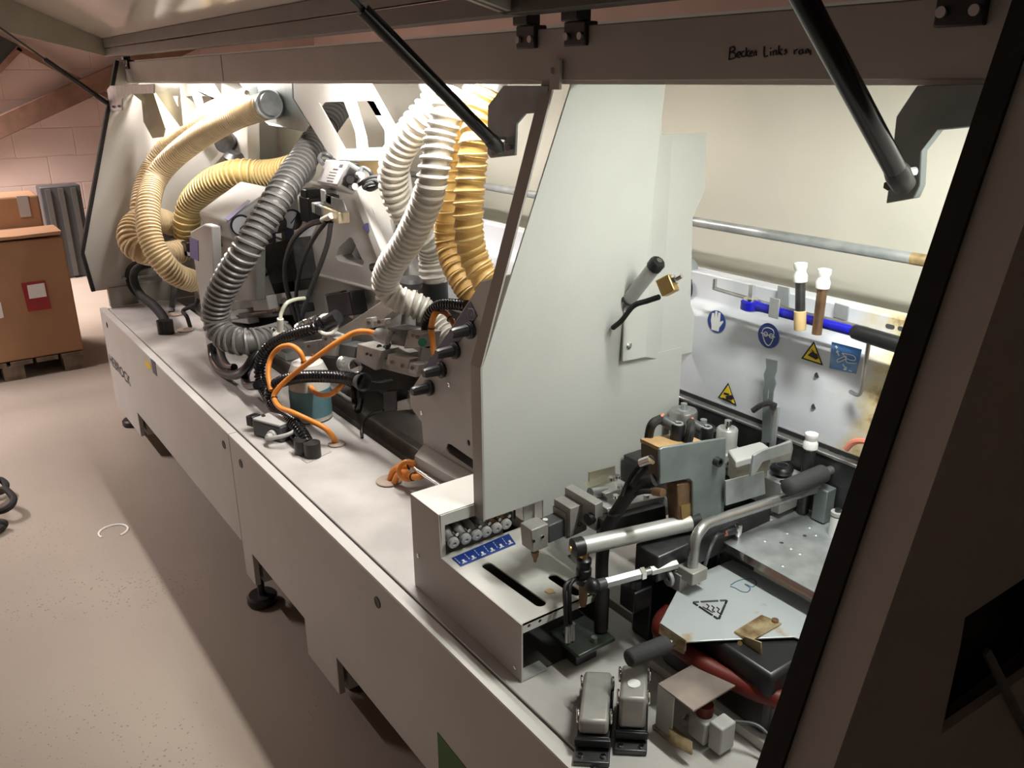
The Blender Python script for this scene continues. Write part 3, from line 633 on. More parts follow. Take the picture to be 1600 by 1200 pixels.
# pressure rollers on a dark plate
one('roller_plate', 'dark oily steel plate under the pressure rollers', 'plate', MB().bb(-1.262, -.975, .52, .720, .835, .852), DSTEEL, bevel=.002)
def roller(c, zt, prof_, m, nutm, label, flange=0):
    a = Vector((c[0], c[1], .853))
    prts = [part('drum', MB().lathe(a, a+EZ, [(z_-.853, r_) for z_, r_ in prof_], 30), m), part('spindle', MB().cyl(Vector((c[0], c[1], zt-.004)), Vector((c[0], c[1], zt+.018)), .0075, n=12), nutm), part('washer', MB().lathe(Vector((c[0], c[1], zt-.002)), Vector((c[0], c[1], zt+1)), [(0, .015), (.005, .015), (.006, .012)], 20), nutm)]
    if flange: prts.append(part('flange', MB().cyl(Vector((c[0], c[1], .875)), Vector((c[0], c[1], .883)), flange, n=32), DSTEEL, kids=[part('bolt', MB().cyl(Vector((c[0]+.037*math.cos(t), c[1]+.037*math.sin(t), .883)), Vector((c[0]+.037*math.cos(t), c[1]+.037*math.sin(t), .888)), .005), BLACK) for t in (-.6, .1, -1.4, 1.0)]))
    thing('pressure_roller', label, 'roller', prts)
roller((-1.226, .668), .935, [(.853, .03), (.932, .0325), (.937, .030), (.937, .022)], STEEL, GALV, 'tall worn steel pressure roller by the divider')
roller((-1.150, .650), .925, [(.853, .022), (.905, .022), (.906, .031), (.923, .031), (.926, .027)], DSTEEL, GALV, 'low dark pressure roller with steel cap')
roller((-1.075, .640), .950, [(.853, .03), (.892, .034), (.900, .034), (.901, .0225), (.948, .0225), (.951, .020)], ALU, CHROME, 'bright aluminium roller on a bolted flange', .052)

# glue applicator
GXP = -.955
plate = MB().pprism([(1031, 703), (1036, 699), (1135, 684), (1134, 740), (1130, 832), (1083, 844), (1082, 752), (1077, 748), (1031, 757)], ('X', GXP), -.006)
c1 = PX(1058, 686, GXP-.035); c2 = PX(1103, 690, GXP-.05)
thing('glue_applicator', 'zinc mounting plate with brown insulated heater block', 'machine part', [
    part('plate', plate, GALVD, .002, kids=[part('bushing', MB().lathe(PX(1118, 720, GXP), PX(1118, 720, GXP)+EX, [(0, .009), (.012, .009), (.012, .006), (.004, .0055), (.004, .001)], 14), DSTEEL)]),
    part('insulation_board', MB().pprism([(1034, 701), (1100, 690), (1100, 696), (1034, 707)], ('X', GXP-.007), -.055), BROWN),
    part('heater_block', MB().pprism([(1034, 708), (1100, 697), (1092, 742), (1034, 754)], ('X', GXP-.008), -.053), mat('dark_bronze_block', (.10, .07, .05), .45, .5)),
    part('lower_body', MB().pprism([(1058, 757), (1081, 752), (1081, 836), (1062, 828)], ('X', GXP-.006), -.03), BRONZE, .003),
    part('mirror_face', MB().pprism([(1064, 790), (1081, 786), (1081, 826), (1066, 816)], ('X', GXP-.004), -.003), BRASS)])
def plug(c, label, ex, pts):
    c = Vector(c)
    thing('heater_plug', label, 'plug', [part('body', MB().lathe(c, c+EZ, [(0, .0135), (.028, .0135), (.031, .012)], 20), BLACK, kids=[part('rim', MB().torus(c+EZ*.031, EZ, .008, .0022), GALV)]),
        part('elbow', MB().lathe(c+EZ*.022+ex*.008, c+EZ*.026+ex*.04, [(0, .010), (.018, .0105), (.03, .0085)], 14), DGREY, kids=[part('seal_ring', MB().torus(c+EZ*.0255+ex*.034, ex, .0085, .0028), SALMON)]),
        part('cable', MB().tube([c+EZ*.026+ex*.034]+pts, .0085), RUBBER)])
ex1 = Vector((-.55, -.25, .15)).normalized()
plug(c1, 'black heater plug with red ring on the tan block by the divider', ex1, [PY(1020, 662, .35), PY(1014, 680, .35), PY(1012, 715, .34)])
plug(c2, 'black heater plug with red ring behind the zinc plate edge', ex1, [PY(1080, 668, .41), PY(1075, 690, .40)])
thing('thermocouple_lead', 'chrome ring terminal with black sleeved leads on the heater block', 'cable', [
    part('terminal', MB().cyl(PY(1018, 718, .30), PY(1002, 724, .295), .009, n=14), CHROME), part('lead', MB().tube([PY(1003, 724, .295), PY(993, 735, .29), PY(980, 755, .28), PY(972, 775, .27)], .0042), RUBBER),
    part('lead', MB().tube([PY(1012, 730, .30), PY(1000, 742, .29), PY(988, 760, .28)], .0042), RUBBER),
    part('sleeve', MB().tube([PY(1022, 750, .31), PY(1005, 757, .30), PY(985, 770, .285), PY(965, 798, .27), PY(948, 830, .26), PY(941, 870, .25), PY(940, 930, .24), PY(938, 985, .23)], .0125, 10), RUBBER),
    part('side_lead', MB().tube([PY(990, 772, .285), PY(1005, 768, .29), PY(1025, 768, .30)], .005), RUBBER), part('side_plug', MB().cyl(PY(1022, 768, .30), PY(1036, 770, .30), .008, n=12), BRONZE), part('cable_tie', MB().torus(PY(962, 802, .268), (.3, .1, -.9), .0135, .002), BLACK)])
# carriage rails and aluminium blocks behind the cylinder
thing('adjusting_slide', 'aluminium slide blocks with screws behind the pneumatic cylinder', 'machine part', [
    part('base_plate', MB().pprism([(948, 795), (1040, 775), (1050, 790), (955, 815)], ('X', -1.05), -.05), ALU, .002),
    part('rail', MB().pprism([(945, 815), (1040, 790), (1042, 815), (948, 846)], ('X', -1.03), -.03), DSTEEL, .002),
    part('block', MB().pprism([(945, 772), (985, 758), (1005, 772), (1000, 785), (958, 798)], ('X', -1.08), -.05), ALU, .002),
    part('channel_bracket', MB().pprism([(921, 738), (961, 728), (962, 750), (940, 758), (940, 765), (921, 762)], ('X', -1.13), -.004).pprism([(921, 762), (940, 766), (972, 752), (955, 748)], ('X', -1.11), -.02), mat('yellow_zinc', (.52, .50, .40), .35, .8)),
    part('pin', MB().cyl(PX(922, 770, -1.10), PX(946, 766, -1.10), .010), STEEL)] +
    [part('screw', MB().cyl(PX(a, b, -1.06), PX(a, b, -1.06)+EZ*.006, .006), CHROME) for a, b in ((955, 750), (964, 747), (968, 762), (1010, 777), (998, 790), (962, 778))])
# motor with gearbox blocks along Y
thing('stepper_actuator', 'grey gear block with dark motor above the slotted deck', 'motor', [
    part('gear_block', MB().pprism([(830, 829), (857, 818), (857, 854), (833, 864)], ('X', -1.1), -.036), ALUB, .002, kids=[part('screw', MB().cyl(PX(847, 838, -1.1), PX(847, 838, -1.1)+EX*.003, .003), CHROME), part('screw', MB().cyl(PX(828+5, 845, -1.1), PX(833, 845, -1.1)+EX*.003, .003), DSTEEL)]),
    part('motor', MB().pprism([(857, 822), (889, 808), (889, 836), (857, 850)], ('X', -1.104), -.034), DGREY, .003, kids=[part('badge', MB().cyl(PX(852, 812, -1.12), PX(852, 812, -1.12)+EZ*.001, .005), SIGNW)]),
    part('end_plate', MB().pprism([(884, 803), (891, 801), (891, 840), (885, 842)], ('X', -1.100), -.04), ALUB),
    part('bearing_block', MB().pprism([(891, 795), (917, 785), (917, 828), (891, 840)], ('X', -1.09), -.05), ALUB, .001, kids=[part('socket_screw', MB().lathe(PX(904, 817, -1.09), PX(904, 817, -1.09)+EX, [(0, .006), (.003, .006), (.003, .003), (.001, .003)]), CHROME)]),
    part('rear_block', MB().pprism([(930, 789), (942, 783), (942, 822), (930, 830)], ('X', -1.05), -.09), ALUB, .001),
    part('plunger', MB().lathe(PX(836, 862, -1.11), PX(836, 878, -1.11), [(0, .008), (.008, .007), (.014, .004), (.022, .003)], 12), BRONZE),
    part('lock_knob', MB().lathe(PX(918, 812, -1.06), PX(927, 808, -1.06), [(0, .012), (.012, .011), (.014, .007)], 14), BLACK, kids=[part('stud', MB().cyl(PX(925, 806, -1.058), PX(932, 803, -1.058), .004), CHROME)])])
ca, cb = Vector((-1.022, .171, .85)), Vector((-.962, .412, .85)); cdv = (cb-ca).normalized()
thing('pneumatic_cylinder', 'silver pneumatic cylinder with black end cap', 'cylinder', [
    part('barrel', MB().cyl(ca+cdv*.02, cb, .0165, n=28), ALU), part('end_cap', MB().lathe(ca, cb, [(0, .011), (.003, .0175), (.022, .018), (.024, .016)], 24), BLACK, kids=[part('pivot_pin', MB().cyl(ca-cdv*.004, ca+cdv*.004, .006), BRASS)]),
    part('rear_cap', MB().cyl(cb, cb+cdv*.02, .0175), BLACK)])
fa = Vector((-1.012, .193, .735))
thing('air_coupling', 'black ribbed air coupling with brass nipple and thin hoses', 'coupling', [
    part('sleeve', MB().lathe(fa+EZ*.04, fa+EZ, [(0, .014), (.01, .0145), (.012, .012), (.016, .012), (.018, .0145), (.03, .0145), (.032, .0125), (.04, .0125), (.042, .014), (.05, .014), (.054, .009)], 20), BLACK),
    part('nipple', MB().lathe(fa-EZ*.01, fa+EZ, [(0, .006), (.012, .008), (.05, .009)], 12), BRONZE), part('upper_nut', MB().hexnut(fa+EZ*.094, fa+EZ*.108, .009), BRASS)] +
    [part('hose', MB().tube([fa+Vector((-.004, -.008*k, .052)), fa+Vector((.0, -.03-.012*k, .05)), fa+Vector((.015, -.045-.01*k, .02)), fa+Vector((.02, -.042-.01*k, -.06))], .0042), BLACK) for k in (0, 1)] +
    [part('fitting', MB().cyl(fa+Vector((.02, -.042-.01*k, -.055)), fa+Vector((.02, -.042-.01*k, -.02)), .006), STEEL) for k in (0, 1)])
ta, tb = Vector((-.962, .185, .80)), Vector((-.925, .36, .80)); td = (tb-ta).normalized()
thing('tie_rod', 'hexagonal steel tie rod with black ball joint', 'rod', [
    part('hex_sleeve', MB().hexnut(ta+td*.012, ta+td*.085, .010), ALU), part('lock_nut', MB().hexnut(ta+td*.085, ta+td*.094, .0125), CHROME), part('thread', MB().cyl(ta+td*.09, ta+td*.115, .007), STEEL), part('hex_sleeve', MB().hexnut(ta+td*.108, ta+td*.165, .009), ALU),
    part('ball_joint', MB().ball(ta-td*.012, .015), BLACK, kids=[part('neck', MB().cyl(ta-td*.01, ta+td*.014, .010), DGREY)])])
thing('carriage_frame', 'black carriage frame with clamp block under the cylinder', 'machine part', [
    part('beam', MB().bb(-.99, -.93, .30, .62, .775, .83), DSTEEL, .003), part('column', MB().bb(-1.02, -.97, .33, .42, .606, .775), BLACK, .004), part('column', MB().bb(-.985, -.94, .48, .60, .606, .775), BLACK, .004),
    part('bearing', MB().bb(-.98, -.94, .255, .30, .72, .765), BLACK, .003), part('bushing', MB().cyl((-.955, .27, .765), (-.955, .27, .782), .011), DSTEEL), part('eyelet', MB().torus((-.93, .33, .775), (.2, 1, 0), .012, .0045), GALV), part('cover_plate', MB().bb(-1.03, -.96, .34, .60, .606, .640), PANEL)])
bar = [PZ(1078, 868, .83)-EZ*.06, PZ(1078, 868, .83), PZ(1080, 835, .855), PZ(1092, 815, .87), PZ(1112, 806, .87), PZ(1180, 788, .87), PZ(1300, 752, .87)]
bar = [Vector((-.905, .365, .775)), Vector((-.906, .366, .83)), Vector((-.908, .372, .855)), Vector((-.912, .392, .868)), Vector((-.915, .42, .87)), Vector((-.905, .52, .87)), Vector((-.885, .70, .87))]
thing('bent_bar', 'bent steel bar in a clamp crossing in front of the rollers', 'bar', [part('bar', MB().tube(bar, .0105, 16, 8), STEEL),
    part('clamp', MB().bb(-.925, -.885, .345, .385, .775, .800), ALUB, .002), part('clamp_ear', MB().bb(-.935, -.91, .34, .36, .75, .785), ALUB)])
ga, gb = Vector((-.878, .585, .905)), Vector((-.876, .705, .905))
thing('grip_handle', 'dark foam grip handle in front of the white roller', 'handle', [part('grip', MB().lathe(ga, gb, [(0, .008), (.002, .014), (.006, .0175), (.112, .0185), (.118, .013)], 22), GRIP), part('shank', MB().cyl(gb, gb+EY*.05, .009), STEEL)])
thing('guide_block', 'grey cover block and zinc angle beside the bright roller', 'machine part', [
    part('cover', MB().prism([PZ(*q, .955) for q in ((1137, 703), (1186, 690), (1196, 694), (1209, 704), (1150, 721))], (0, 0, -.016)), LGREY, .003),
    part('body', MB().prism([PZ(*q, .938) for q in ((1140, 706), (1184, 694), (1202, 710), (1152, 726))], (0, 0, -.05)), mat('beige_block', (.46, .42, .35), .5)),
    part('angle', MB().pprism([(1178, 712), (1192, 704), (1237, 690), (1236, 708), (1192, 722), (1180, 742), (1173, 745)], ('X', -.905), -.005), GALV, .001),
    part('flat_bar', MB().pprism([(1204, 702), (1238, 688), (1240, 700), (1236, 720), (1204, 724)], ('X', -.93), -.006, ), ALUB, .002),
    part('lower_plate', MB().pprism([(1134, 752), (1194, 737), (1196, 772), (1134, 790)], ('X', -.945), -.004), GALV)])
kc = PZ(1222, 728, .90)
thing('star_knob', 'round black hand knob on a steel block', 'knob', [part('knob', MB().lathe(kc-EZ*.018, kc+EZ, [(0, .014), (.005, .022), (.012, .024), (.018, .021), (.021, .015), (.02, .004)], 24), BLACK, kids=[part('cap', MB().torus(kc+EZ*.002, EZ, .012, .0015), DGREY)]),
    part('block', MB().bb(kc.x-.03, kc.x+.03, kc.y-.035, kc.y+.045, .812, .880), ALU, .002, kids=[part('screw', MB().cyl((kc.x+dx, kc.y-.028, .88), (kc.x+dx, kc.y-.028, .884), .004), DSTEEL) for dx in (-.023, .023)])])

# workpiece tray
ty = .80
tray = [PZ(1122, 838, ty), PZ(1137, 851, ty), PZ(1276, 927, ty), Vector((XR-.02, .475, ty)), Vector((XR-.02, .718, ty)), Vector((-.94, .718, ty)), PZ(1158, 817, ty)]
hl = [circ(PZ(a, b, ty), .004, EX, EY, 10) for a, b in ((1221, 848), (1257, 837))]
thing('feed_tray', 'galvanised sheet tray with small holes', 'tray', [part('sheet', MB().prism(tray, (0, 0, -.003), hl), GALV),
    part('front_bend', MB().prism([tray[1], tray[2], Vector((XR-.02, .475, ty)), Vector((XR-.02, .468, ty-.012)), tray[2]+Vector((0, -.007, -.012)), tray[1]+Vector((0, -.007, -.012))], (0, .002, -.001)), CHROME)] +
    [part('rivet', MB().lathe(PZ(a, b, ty), PZ(a, b, ty)+EZ, [(0, .0045), (.001, .0035), (.0015, .001)], 10), GALV) for a, b in ((1205, 811), (1230, 833), (1236, 857), (1195, 845), (1250, 865), (1265, 824), (1275, 836), (1223, 884))])
fe = PZ(1152, 843, ty)
thing('elbow_fitting', 'chrome elbow air fitting with orange ring on the tray', 'fitting', [part('body', MB().lathe(fe, fe+EZ, [(0, .007), (.008, .005), (.012, .0075), (.03, .0075), (.034, .006)], 14), CHROME),
    part('arm', MB().cyl(fe+EZ*.02, fe+EZ*.017+Vector((-.012, -.02, 0)), .007), DGREY, kids=[part('release_ring', MB().cyl(fe+EZ*.017+Vector((-.011, -.019, 0)), fe+EZ*.016+Vector((-.0145, -.0245, 0)), .0068), SALMON)]),
    part('hose', MB().tube([fe+EZ*.016+Vector((-.013, -.022, 0)), PY(1122, 835, .44), PY(1112, 852, .42), PY(1104, 875, .40), PY(1096, 900, .39)], .0035), DGREY)])
# clamp cluster at the right
kb = PY(1265, 706, .700)
thing('hold_down_roller', 'white hold-down roller on a dark spindle beside the tray', 'roller', [part('spindle', MB().cyl(Vector((kb.x, kb.y, .803)), kb+EZ*.004, .012), DSTEEL), part('neck', MB().cyl(kb, kb+EZ*.008, .010), CHROME),
    part('knob', MB().lathe(kb+EZ*.006, kb+EZ, [(0, .011), (.003, .0145), (.014, .0145), (.02, .011), (.026, .0125), (.03, .0135), (.034, .013), (.034, .008), (.031, .007)], 22), SIGNW)])
wr = PZ(1304, 836, ty)
thing('guide_roller', 'white plastic guide roller standing on the tray', 'roller', [part('sleeve', MB().cyl(wr, wr+EZ*.042, .0125, n=22), SIGNW), part('seal', MB().cyl(wr+EZ*.042, wr+EZ*.045, .011), BLACK), part('cap', MB().cyl(wr+EZ*.045, wr+EZ*.052, .013, n=22), LGREY), part('screw', MB().cyl(wr+EZ*.052, wr+EZ*.058, .006), DSTEEL)])
thing('clamp_arms', 'cast steel clamp arms with chrome bolts and black lever', 'clamp', [
    part('arm', MB().prism([PZ(*q, .90) for q in ((1284, 712), (1292, 718), (1310, 714), (1350, 696), (1348, 690), (1310, 704), (1292, 703))], (0, 0, -.014)), ALU, .002),
    part('arm', MB().prism([PZ(*q, .885) for q in ((1280, 722), (1300, 728), (1322, 728), (1320, 720), (1300, 720), (1285, 710))], (0, 0, -.03)), ALU, .002),
    part('lever_hub', MB().cyl(PZ(1304, 712, .90), PZ(1304, 712, .90)+EZ*.045, .013, n=14), BLACK), part('lever', MB().par(PZ(1304, 712, .90)+EZ*.034, Vector((.07, .03, .006)), Vector((-.004, .010, 0)), EZ*.010), BLACK, .002),
    part('upright', MB().bb(-.885, -.855, .69, .72, .803, .875), GALVD, .002)] +
    [part('bolt', MB().cyl(PZ(a, b, .90), PZ(a, b, .90)+EZ*.012, .007, n=12), CHROME) for a, b in ((1291, 712), (1326, 742), (1336, 732), (1342, 706))])
one('salmon_tube', 'salmon pink air tube curving behind the clamp arms', 'tube', MB().tube([PY(1322, 702, .712), PY(1332, 692, .712), PY(1345, 689, .712), PY(1365, 692, .712)], .006), SALMON)

# ================================================================== heated cover, glue pot, plugs on the base
zc = .752
cov = [PZ(*q, zc) for q in ((1145, 875), (1066, 908), (1031, 976), (1072, 1004), (1112, 1002), (1200, 968), (1268, 946))] + [Vector((-.60, .50, zc)), Vector((-.62, .506, zc))]
cov = [Vector((-.927, .508, zc)), Vector((-.934, .373, zc)), Vector((-.862, .240, zc)), Vector((-.800, .240, zc)), Vector((-.777, .279, zc)), Vector((-.70, .40, zc)), Vector((-.64, .42, zc)), Vector((-.62, .508, zc))]
hot = MB()
def zline(pts, r=.0018): hot.tube([PZ(a, b, zc+.0006) for a, b in pts], r, 5, 0)
tA, tB, tC = (1082, 941), (1136, 938), (1123, 968)
def seg(a, b, t0, t1): zline([(a[0]+(b[0]-a[0])*t0, a[1]+(b[1]-a[1])*t0), (a[0]+(b[0]-a[0])*t1, a[1]+(b[1]-a[1])*t1)], .0022)
for a, b in ((tA, tB), (tB, tC), (tC, tA)):
    for t0, t1 in ((0.03, .18), (.24, .74), (.80, .97)): seg(a, b, t0, t1)
for dx in (0, 8, 16): zline([(1104+dx, 945+dx*.3-1), (1108+dx, 947+dx*.3), (1105+dx, 951+dx*.3), (1109+dx, 954+dx*.3)], .0012)
zline([(1098, 948), (1114, 957)], .001)
heart = MB().tube([PZ(a, b, zc+.0004) for a, b in ((1142, 914), (1152, 908), (1163, 905), (1176, 905), (1182, 911), (1176, 917), (1168, 914), (1164, 913), (1172, 919), (1168, 925), (1158, 924), (1149, 919), (1141, 916))], .0011, 5, 5)
hg0, hg1 = PZ(980, 1030, .735), PZ(1044, 1006, .735)
handle_parts = [part('grip', MB().lathe(hg0, hg1, [(0, .009), (.002, .0135), (.006, .0155), ((hg1-hg0).length-.004, .0165), ((hg1-hg0).length, .012)], 22), GRIP), part('stem', MB().cyl(hg1, hg1+(hg1-hg0).normalized()*.03, .008), CHROME), part('tab', MB().pprism([(1030, 978), (1070, 1006), (1068, 1022), (1036, 1006)], ('Y', .243), .003), RUSTB)]
thing('heated_cover', 'galvanised glue pot cover with hot-surface mark and blue heart', 'cover', [
    part('plate', MB().prism(cov, (0, 0, -.003)), RUSTG, .001, kids=[part('hot_surface_mark', hot, INK), part('heart_doodle', heart, INKB)]),
    part('rim', MB().prism([cov[2], cov[3], cov[3]-EZ*.02, cov[2]-EZ*.02], (0, .003, .0)), RUSTB),
    part('latch', MB().prism([PZ(*q, zc+.004) for q in ((1147, 986), (1190, 960), (1222, 973), (1172, 1002))], (0, 0, -.003)).pprism([(1146, 988), (1189, 1004), (1190, 1028), (1185, 1033), (1150, 1016), (1145, 1008)], ('Y', PZ(1160, 995, zc).y-.004), .003), RUSTB, .001,
         kids=[part('screw', MB().cyl(PZ(1211, 971, zc+.004), PZ(1211, 971, zc+.004)+EZ*.004, .006), BRONZE), part('pin', MB().cyl(PY(1156, 1005, .25), PY(1156, 1005, .262), .004), BRASS)])]+handle_parts)
thing('glue_pot', 'black insulated glue pot with red silicone jacket', 'pot', [
    part('pot', MB().bb(-.90, -.66, .29, .49, .625, .745), BLACK, .01),
    part('red_jacket', MB().tube([(-.93, .40, .70), (-.925, .33, .70), (-.90, .285, .70), (-.86, .275, .70), (-.80, .272, .70), (-.745, .285, .695), (-.66, .31, .695), (-.60, .36, .70)], .017, 10), RED),
    part('base_flange', MB().bb(-.92, -.64, .28, .50, .607, .625), PANEL)])
one('ribbed_conduit', 'short black ribbed conduit beside the red jacket', 'conduit', MB().hose([PZ(1195, 1075, .66), PZ(1215, 1058, .66), PZ(1240, 1042, .66)], .014, .006, ((0, 1), (.5, .84)), 14), BLACK)
def heavy_plug(A, B, Cc, zt, zb, label, sticker=False):
    A, B, Cc = PZ(*A, zt), PZ(*B, zt), PZ(*Cc, zt); u = (B-A); v = (Cc-A); un = u.normalized(); vn = v.normalized(); o = A+u/2
    cl = lambda k, t: MB().torus(A+u*k+v*t+EZ*(-.012), un, .011, .0022)
    prts = [part('hood', MB().par(A, u, v, EZ*(zb+.018-zt)), ALUB, .006, kids=[part('sticker', MB().prism(circ(A+u*.5+v*.42+EZ*.0006, .011, un, vn), (0, 0, .0006)), SIGNW, kids=())] if sticker else ()),
            part('base', MB().par(A-u*.06-v*.04+EZ*(zb-zt), u*1.12, v*1.08, EZ*.018), BLACK, .002),
            part('flange', MB().par(A-u*.1-v*.30+EZ*(zb-zt-.012), u*1.2, v*1.5, EZ*.010), DSTEEL, .002, kids=[part('screw', MB().cyl(A+u*k-v*.2+EZ*(zb-zt-.004), A+u*k-v*.2+EZ*(zb-zt+.002), .0045), CHROME) for k in (.12, .88)]),
            *[part('locking_clip', cl(k, t), CHROME) for k in (-.06, 1.06) for t in (.2, .85)], part('clip_bar', MB().par(A-u*.12-v*.10+EZ*(zb-zt+.004), u*1.24, v*.08, EZ*.014), BLACK, .002)]
    thing('heavy_plug', label, 'connector', prts)
heavy_plug((904, 1126), (951, 1128), (913, 1047), .665, .618, 'flat grey heavy-duty plug in black frame on the base')
heavy_plug((968, 1091), (1011, 1093), (972, 1037), .698, .618, 'tall grey heavy-duty plug with round sticker on the base', True)
thing('switch_guard', 'scratched brownish steel guard plate over a limit switch', 'guard', [
    part('top', MB().bb(-.796, -.717, .175, .288, .697, .700), BURNT), part('leg', MB().bb(-.796, -.760, .175, .178, .612, .697), PANEL), part('foot_angle', MB().bb(-.80, -.745, .172, .20, .607, .612), RUSTB),
    part('bracket', MB().pprism([(1044, 1138), (1080, 1160), (1080, 1180), (1044, 1160)], ('Y', .165), .003), RUSTB)])
thing('limit_switch', 'small grey limit switch with red cap under the brown guard plate', 'switch', [
    part('body', MB().bb(-.752, -.715, .205, .24, .612, .655), LGREY, .003), part('side_body', MB().bb(-.712, -.685, .21, .245, .612, .665), LGREY, .003), part('red_cap', MB().cyl((-.735, .225, .655), (-.735, .225, .675), .014), RED), part('plunger', MB().cyl((-.758, .21, .64), (-.752, .195, .64), .006), STEEL), part('cable', MB().tube([(-.70, .245, .655), (-.66, .27, .66), (-.62, .27, .64), (-.58, .25, .61)], .003), DGREY)])

# ================================================================== counter box in front of the divider
z1, z0 = .829, .731; yb = .063
fp = [(-1.420, ZT+.001), (-1.420, z1), (-1.305, z1), (-1.302, z0), (-1.024, z0), (-1.024, ZT+.001)]
deck = [Vector((-1.302, yb, z0)), Vector((-1.024, yb, z0)), Vector((-1.024, .245, z0)), Vector((-1.22, .287, z0)), Vector((-1.302, .287, z0))]
slots = [capsule((-1.222, .121, z0), (-1.059, .128, z0), .0115, EX, EY), capsule((-1.111, .202, z0), (-1.045, .205, z0), .011, EX, EY)]
step = yz(-1.305, [(yb, z0), (.30, z0), (.30, z1-.002), (yb, z1-.002)]); shole = yz(-1.305, [(.072, z0+.002), (.272, z0+.002), (.268, .797), (.072, .803)])
ic = []
st = [PZ(706, 872, z0+.001), PZ(720, 885, z0+.001), PZ(806, 850, z0+.001), PZ(795, 834, z0+.001)]
def lerp2(u, v): return st[0].lerp(st[3], u).lerp(st[1].lerp(st[2], u), v)+EZ*.0008
icons = MB()
for k in range(6):
    u = (k+.5)/6
    icons.prism([lerp2(u+.0, .55), lerp2(u+.035, .55), lerp2(u+.035, .85), lerp2(u+.0, .85)], (0, 0, .0005))
    icons.prism([lerp2(u-.03, .80), lerp2(u+.05, .80), lerp2(u+.05, .87), lerp2(u-.03, .87)], (0, 0, .0005))
    for q in range(3): icons.prism([lerp2(u-.06, .15+.22*q), lerp2(u-.052, .15+.22*q), lerp2(u-.052, .30+.22*q), lerp2(u-.06, .30+.22*q)], (0, 0, .0005))
endf = yz(-1.026, [(yb, z0), (.245, z0), (.245, .712), (yb, .712)]); eh = [circ(Vector((-1.026, y_, .722)), .004, EY, EZ, 10) for y_ in (.077, .102)]
thing('counter_box', 'folded white sheet housing with slotted deck and blue label strip', 'housing', [
    part('front_sheet', MB().prism([Vector((a, yb, b)) for a, b in fp], (0, -.003, 0)), PANEL, kids=[part('screw', MB().lathe(PY(a, b, yb-.003), PY(a, b, yb-.003)-EY, [(0, .005), (.002, .005), (.003, .003)], 12), CHROME) for a, b in ((654, 868), (805, 1044))]),
    part('top_sheet', MB().bb(-1.420, -1.305, yb, .30, z1-.003, z1), WHITE), part('left_sheet', MB().bb(-1.420, -1.417, yb, .30, ZT+.001, z1-.003), PANEL),
    part('step_sheet', MB().prism(step, (.003, 0, 0), [shole]), PANEL), part('deck', MB().prism(deck, (0, 0, -.003), slots), WHITE),
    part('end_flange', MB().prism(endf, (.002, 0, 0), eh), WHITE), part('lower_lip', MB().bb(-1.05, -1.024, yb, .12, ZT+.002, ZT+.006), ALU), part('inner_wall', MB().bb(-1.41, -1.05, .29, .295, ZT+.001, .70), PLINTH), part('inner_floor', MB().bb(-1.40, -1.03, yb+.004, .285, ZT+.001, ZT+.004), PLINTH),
    part('label_strip', MB().prism(st, (0, 0, .0007)), BLUE, kids=[part('pictograms', icons, SIGNW)]),
    part('glue_spot', MB().prism([PZ(*q, z0+.0008) for q in ((850, 924), (858, 919), (864, 921), (868, 926), (858, 928))], (0, 0, .0008)), TAN)])
for k, (a, b) in enumerate(((707, 846), (726, 840), (743, 834), (758, 829), (774, 823), (789, 817))):
    c = PX(a, b, -1.293); q = Vector((-.055, .002, .012))
    thing('position_counter', ('grey dial counter at the row end beside the folded front sheet', 'second grey dial counter from the folded front sheet', 'third grey dial counter from the folded front sheet', 'fourth grey dial counter from the folded front sheet', 'brown-bodied dial counter next to the grey row', 'brown-bodied dial counter at the row end under the divider')[k], 'dial', [
        part('body', MB().lathe(c+q, c, [(0, .008), (.006, .0095), (.02, .0095), (.022, .011), (.034, .011), (.036, .0095), (.05, .0095)], 16), BRONZE if k > 3 else ALUB),
        part('dial_face', MB().lathe(c-q.normalized()*.0, c-q*.2, [(0, .0118), (.008, .0118), (.009, .010), (.009, .004), (.005, .003), (.005, .0005)], 20), LGREY),
        part('pin', MB().cyl(c+Vector((-.012, .012, .012)), c+Vector((.0, .012, .012)), .004), CHROME)], group='dial counters in the box opening')
thing('circuit_clamp', 'small green-grey terminal clamp inside the end of the counter box', 'terminal', [part('plate', MB().bb(-1.06, -.97, .15, .24, .65, .658), PCB, .002), part('foot', MB().bb(-1.04, -1.0, .17, .22, .606, .65), DSTEEL), part('bolt', MB().lathe((-1.03, .17, .658), (-1.03, .17, 1), [(0, .007), (.008, .007), (.008, .004), (.004, .004)], 12), CHROME), part('bolt', MB().cyl((-.985, .20, .658), (-.985, .20, .668), .006), STEEL)])

# ================================================================== left bay: hoses
def path(l): return [PY(a, b, y) for a, b, y in l]
def hose(label, pts, r, pitch, m, mr, wire=.12, cuff=None, prof=((0, 1.0), (.3, .95), (.55, .90), (.8, .95)), extra=()):
    pp = path(pts)
    prts = [part('hose_wall', MB().hose(pp, r*.97, pitch, prof, 20), m), part('spiral_rib', MB().helix(pp, r*.965, pitch, r*wire, 16, 5), mr)]
    if cuff:
        d = (pp[0]-pp[1]).normalized(); prts.append(part('hose_clamp', MB().lathe(pp[0]-d*.012, pp[0]+d*.03, [(0, r*1.06), (.016, r*1.06), (.017, r*.9), (.04, r*.9)], 20), cuff))
    thing('extraction_hose', label, 'hose', prts+list(extra))
hose('fine-ribbed beige hose arching down in front of its twin', [(419, 164, .47), (390, 174, .45), (362, 185, .42), (312, 214, .36), (270, 247, .29), (243, 280, .22), (232, 317, .155), (232, 355, .125), (240, 385, .125), (256, 411, .15), (277, 430, .20), (304, 440, .28)], .047, .0145, BEIGE, BEIGER, .10, GALV)
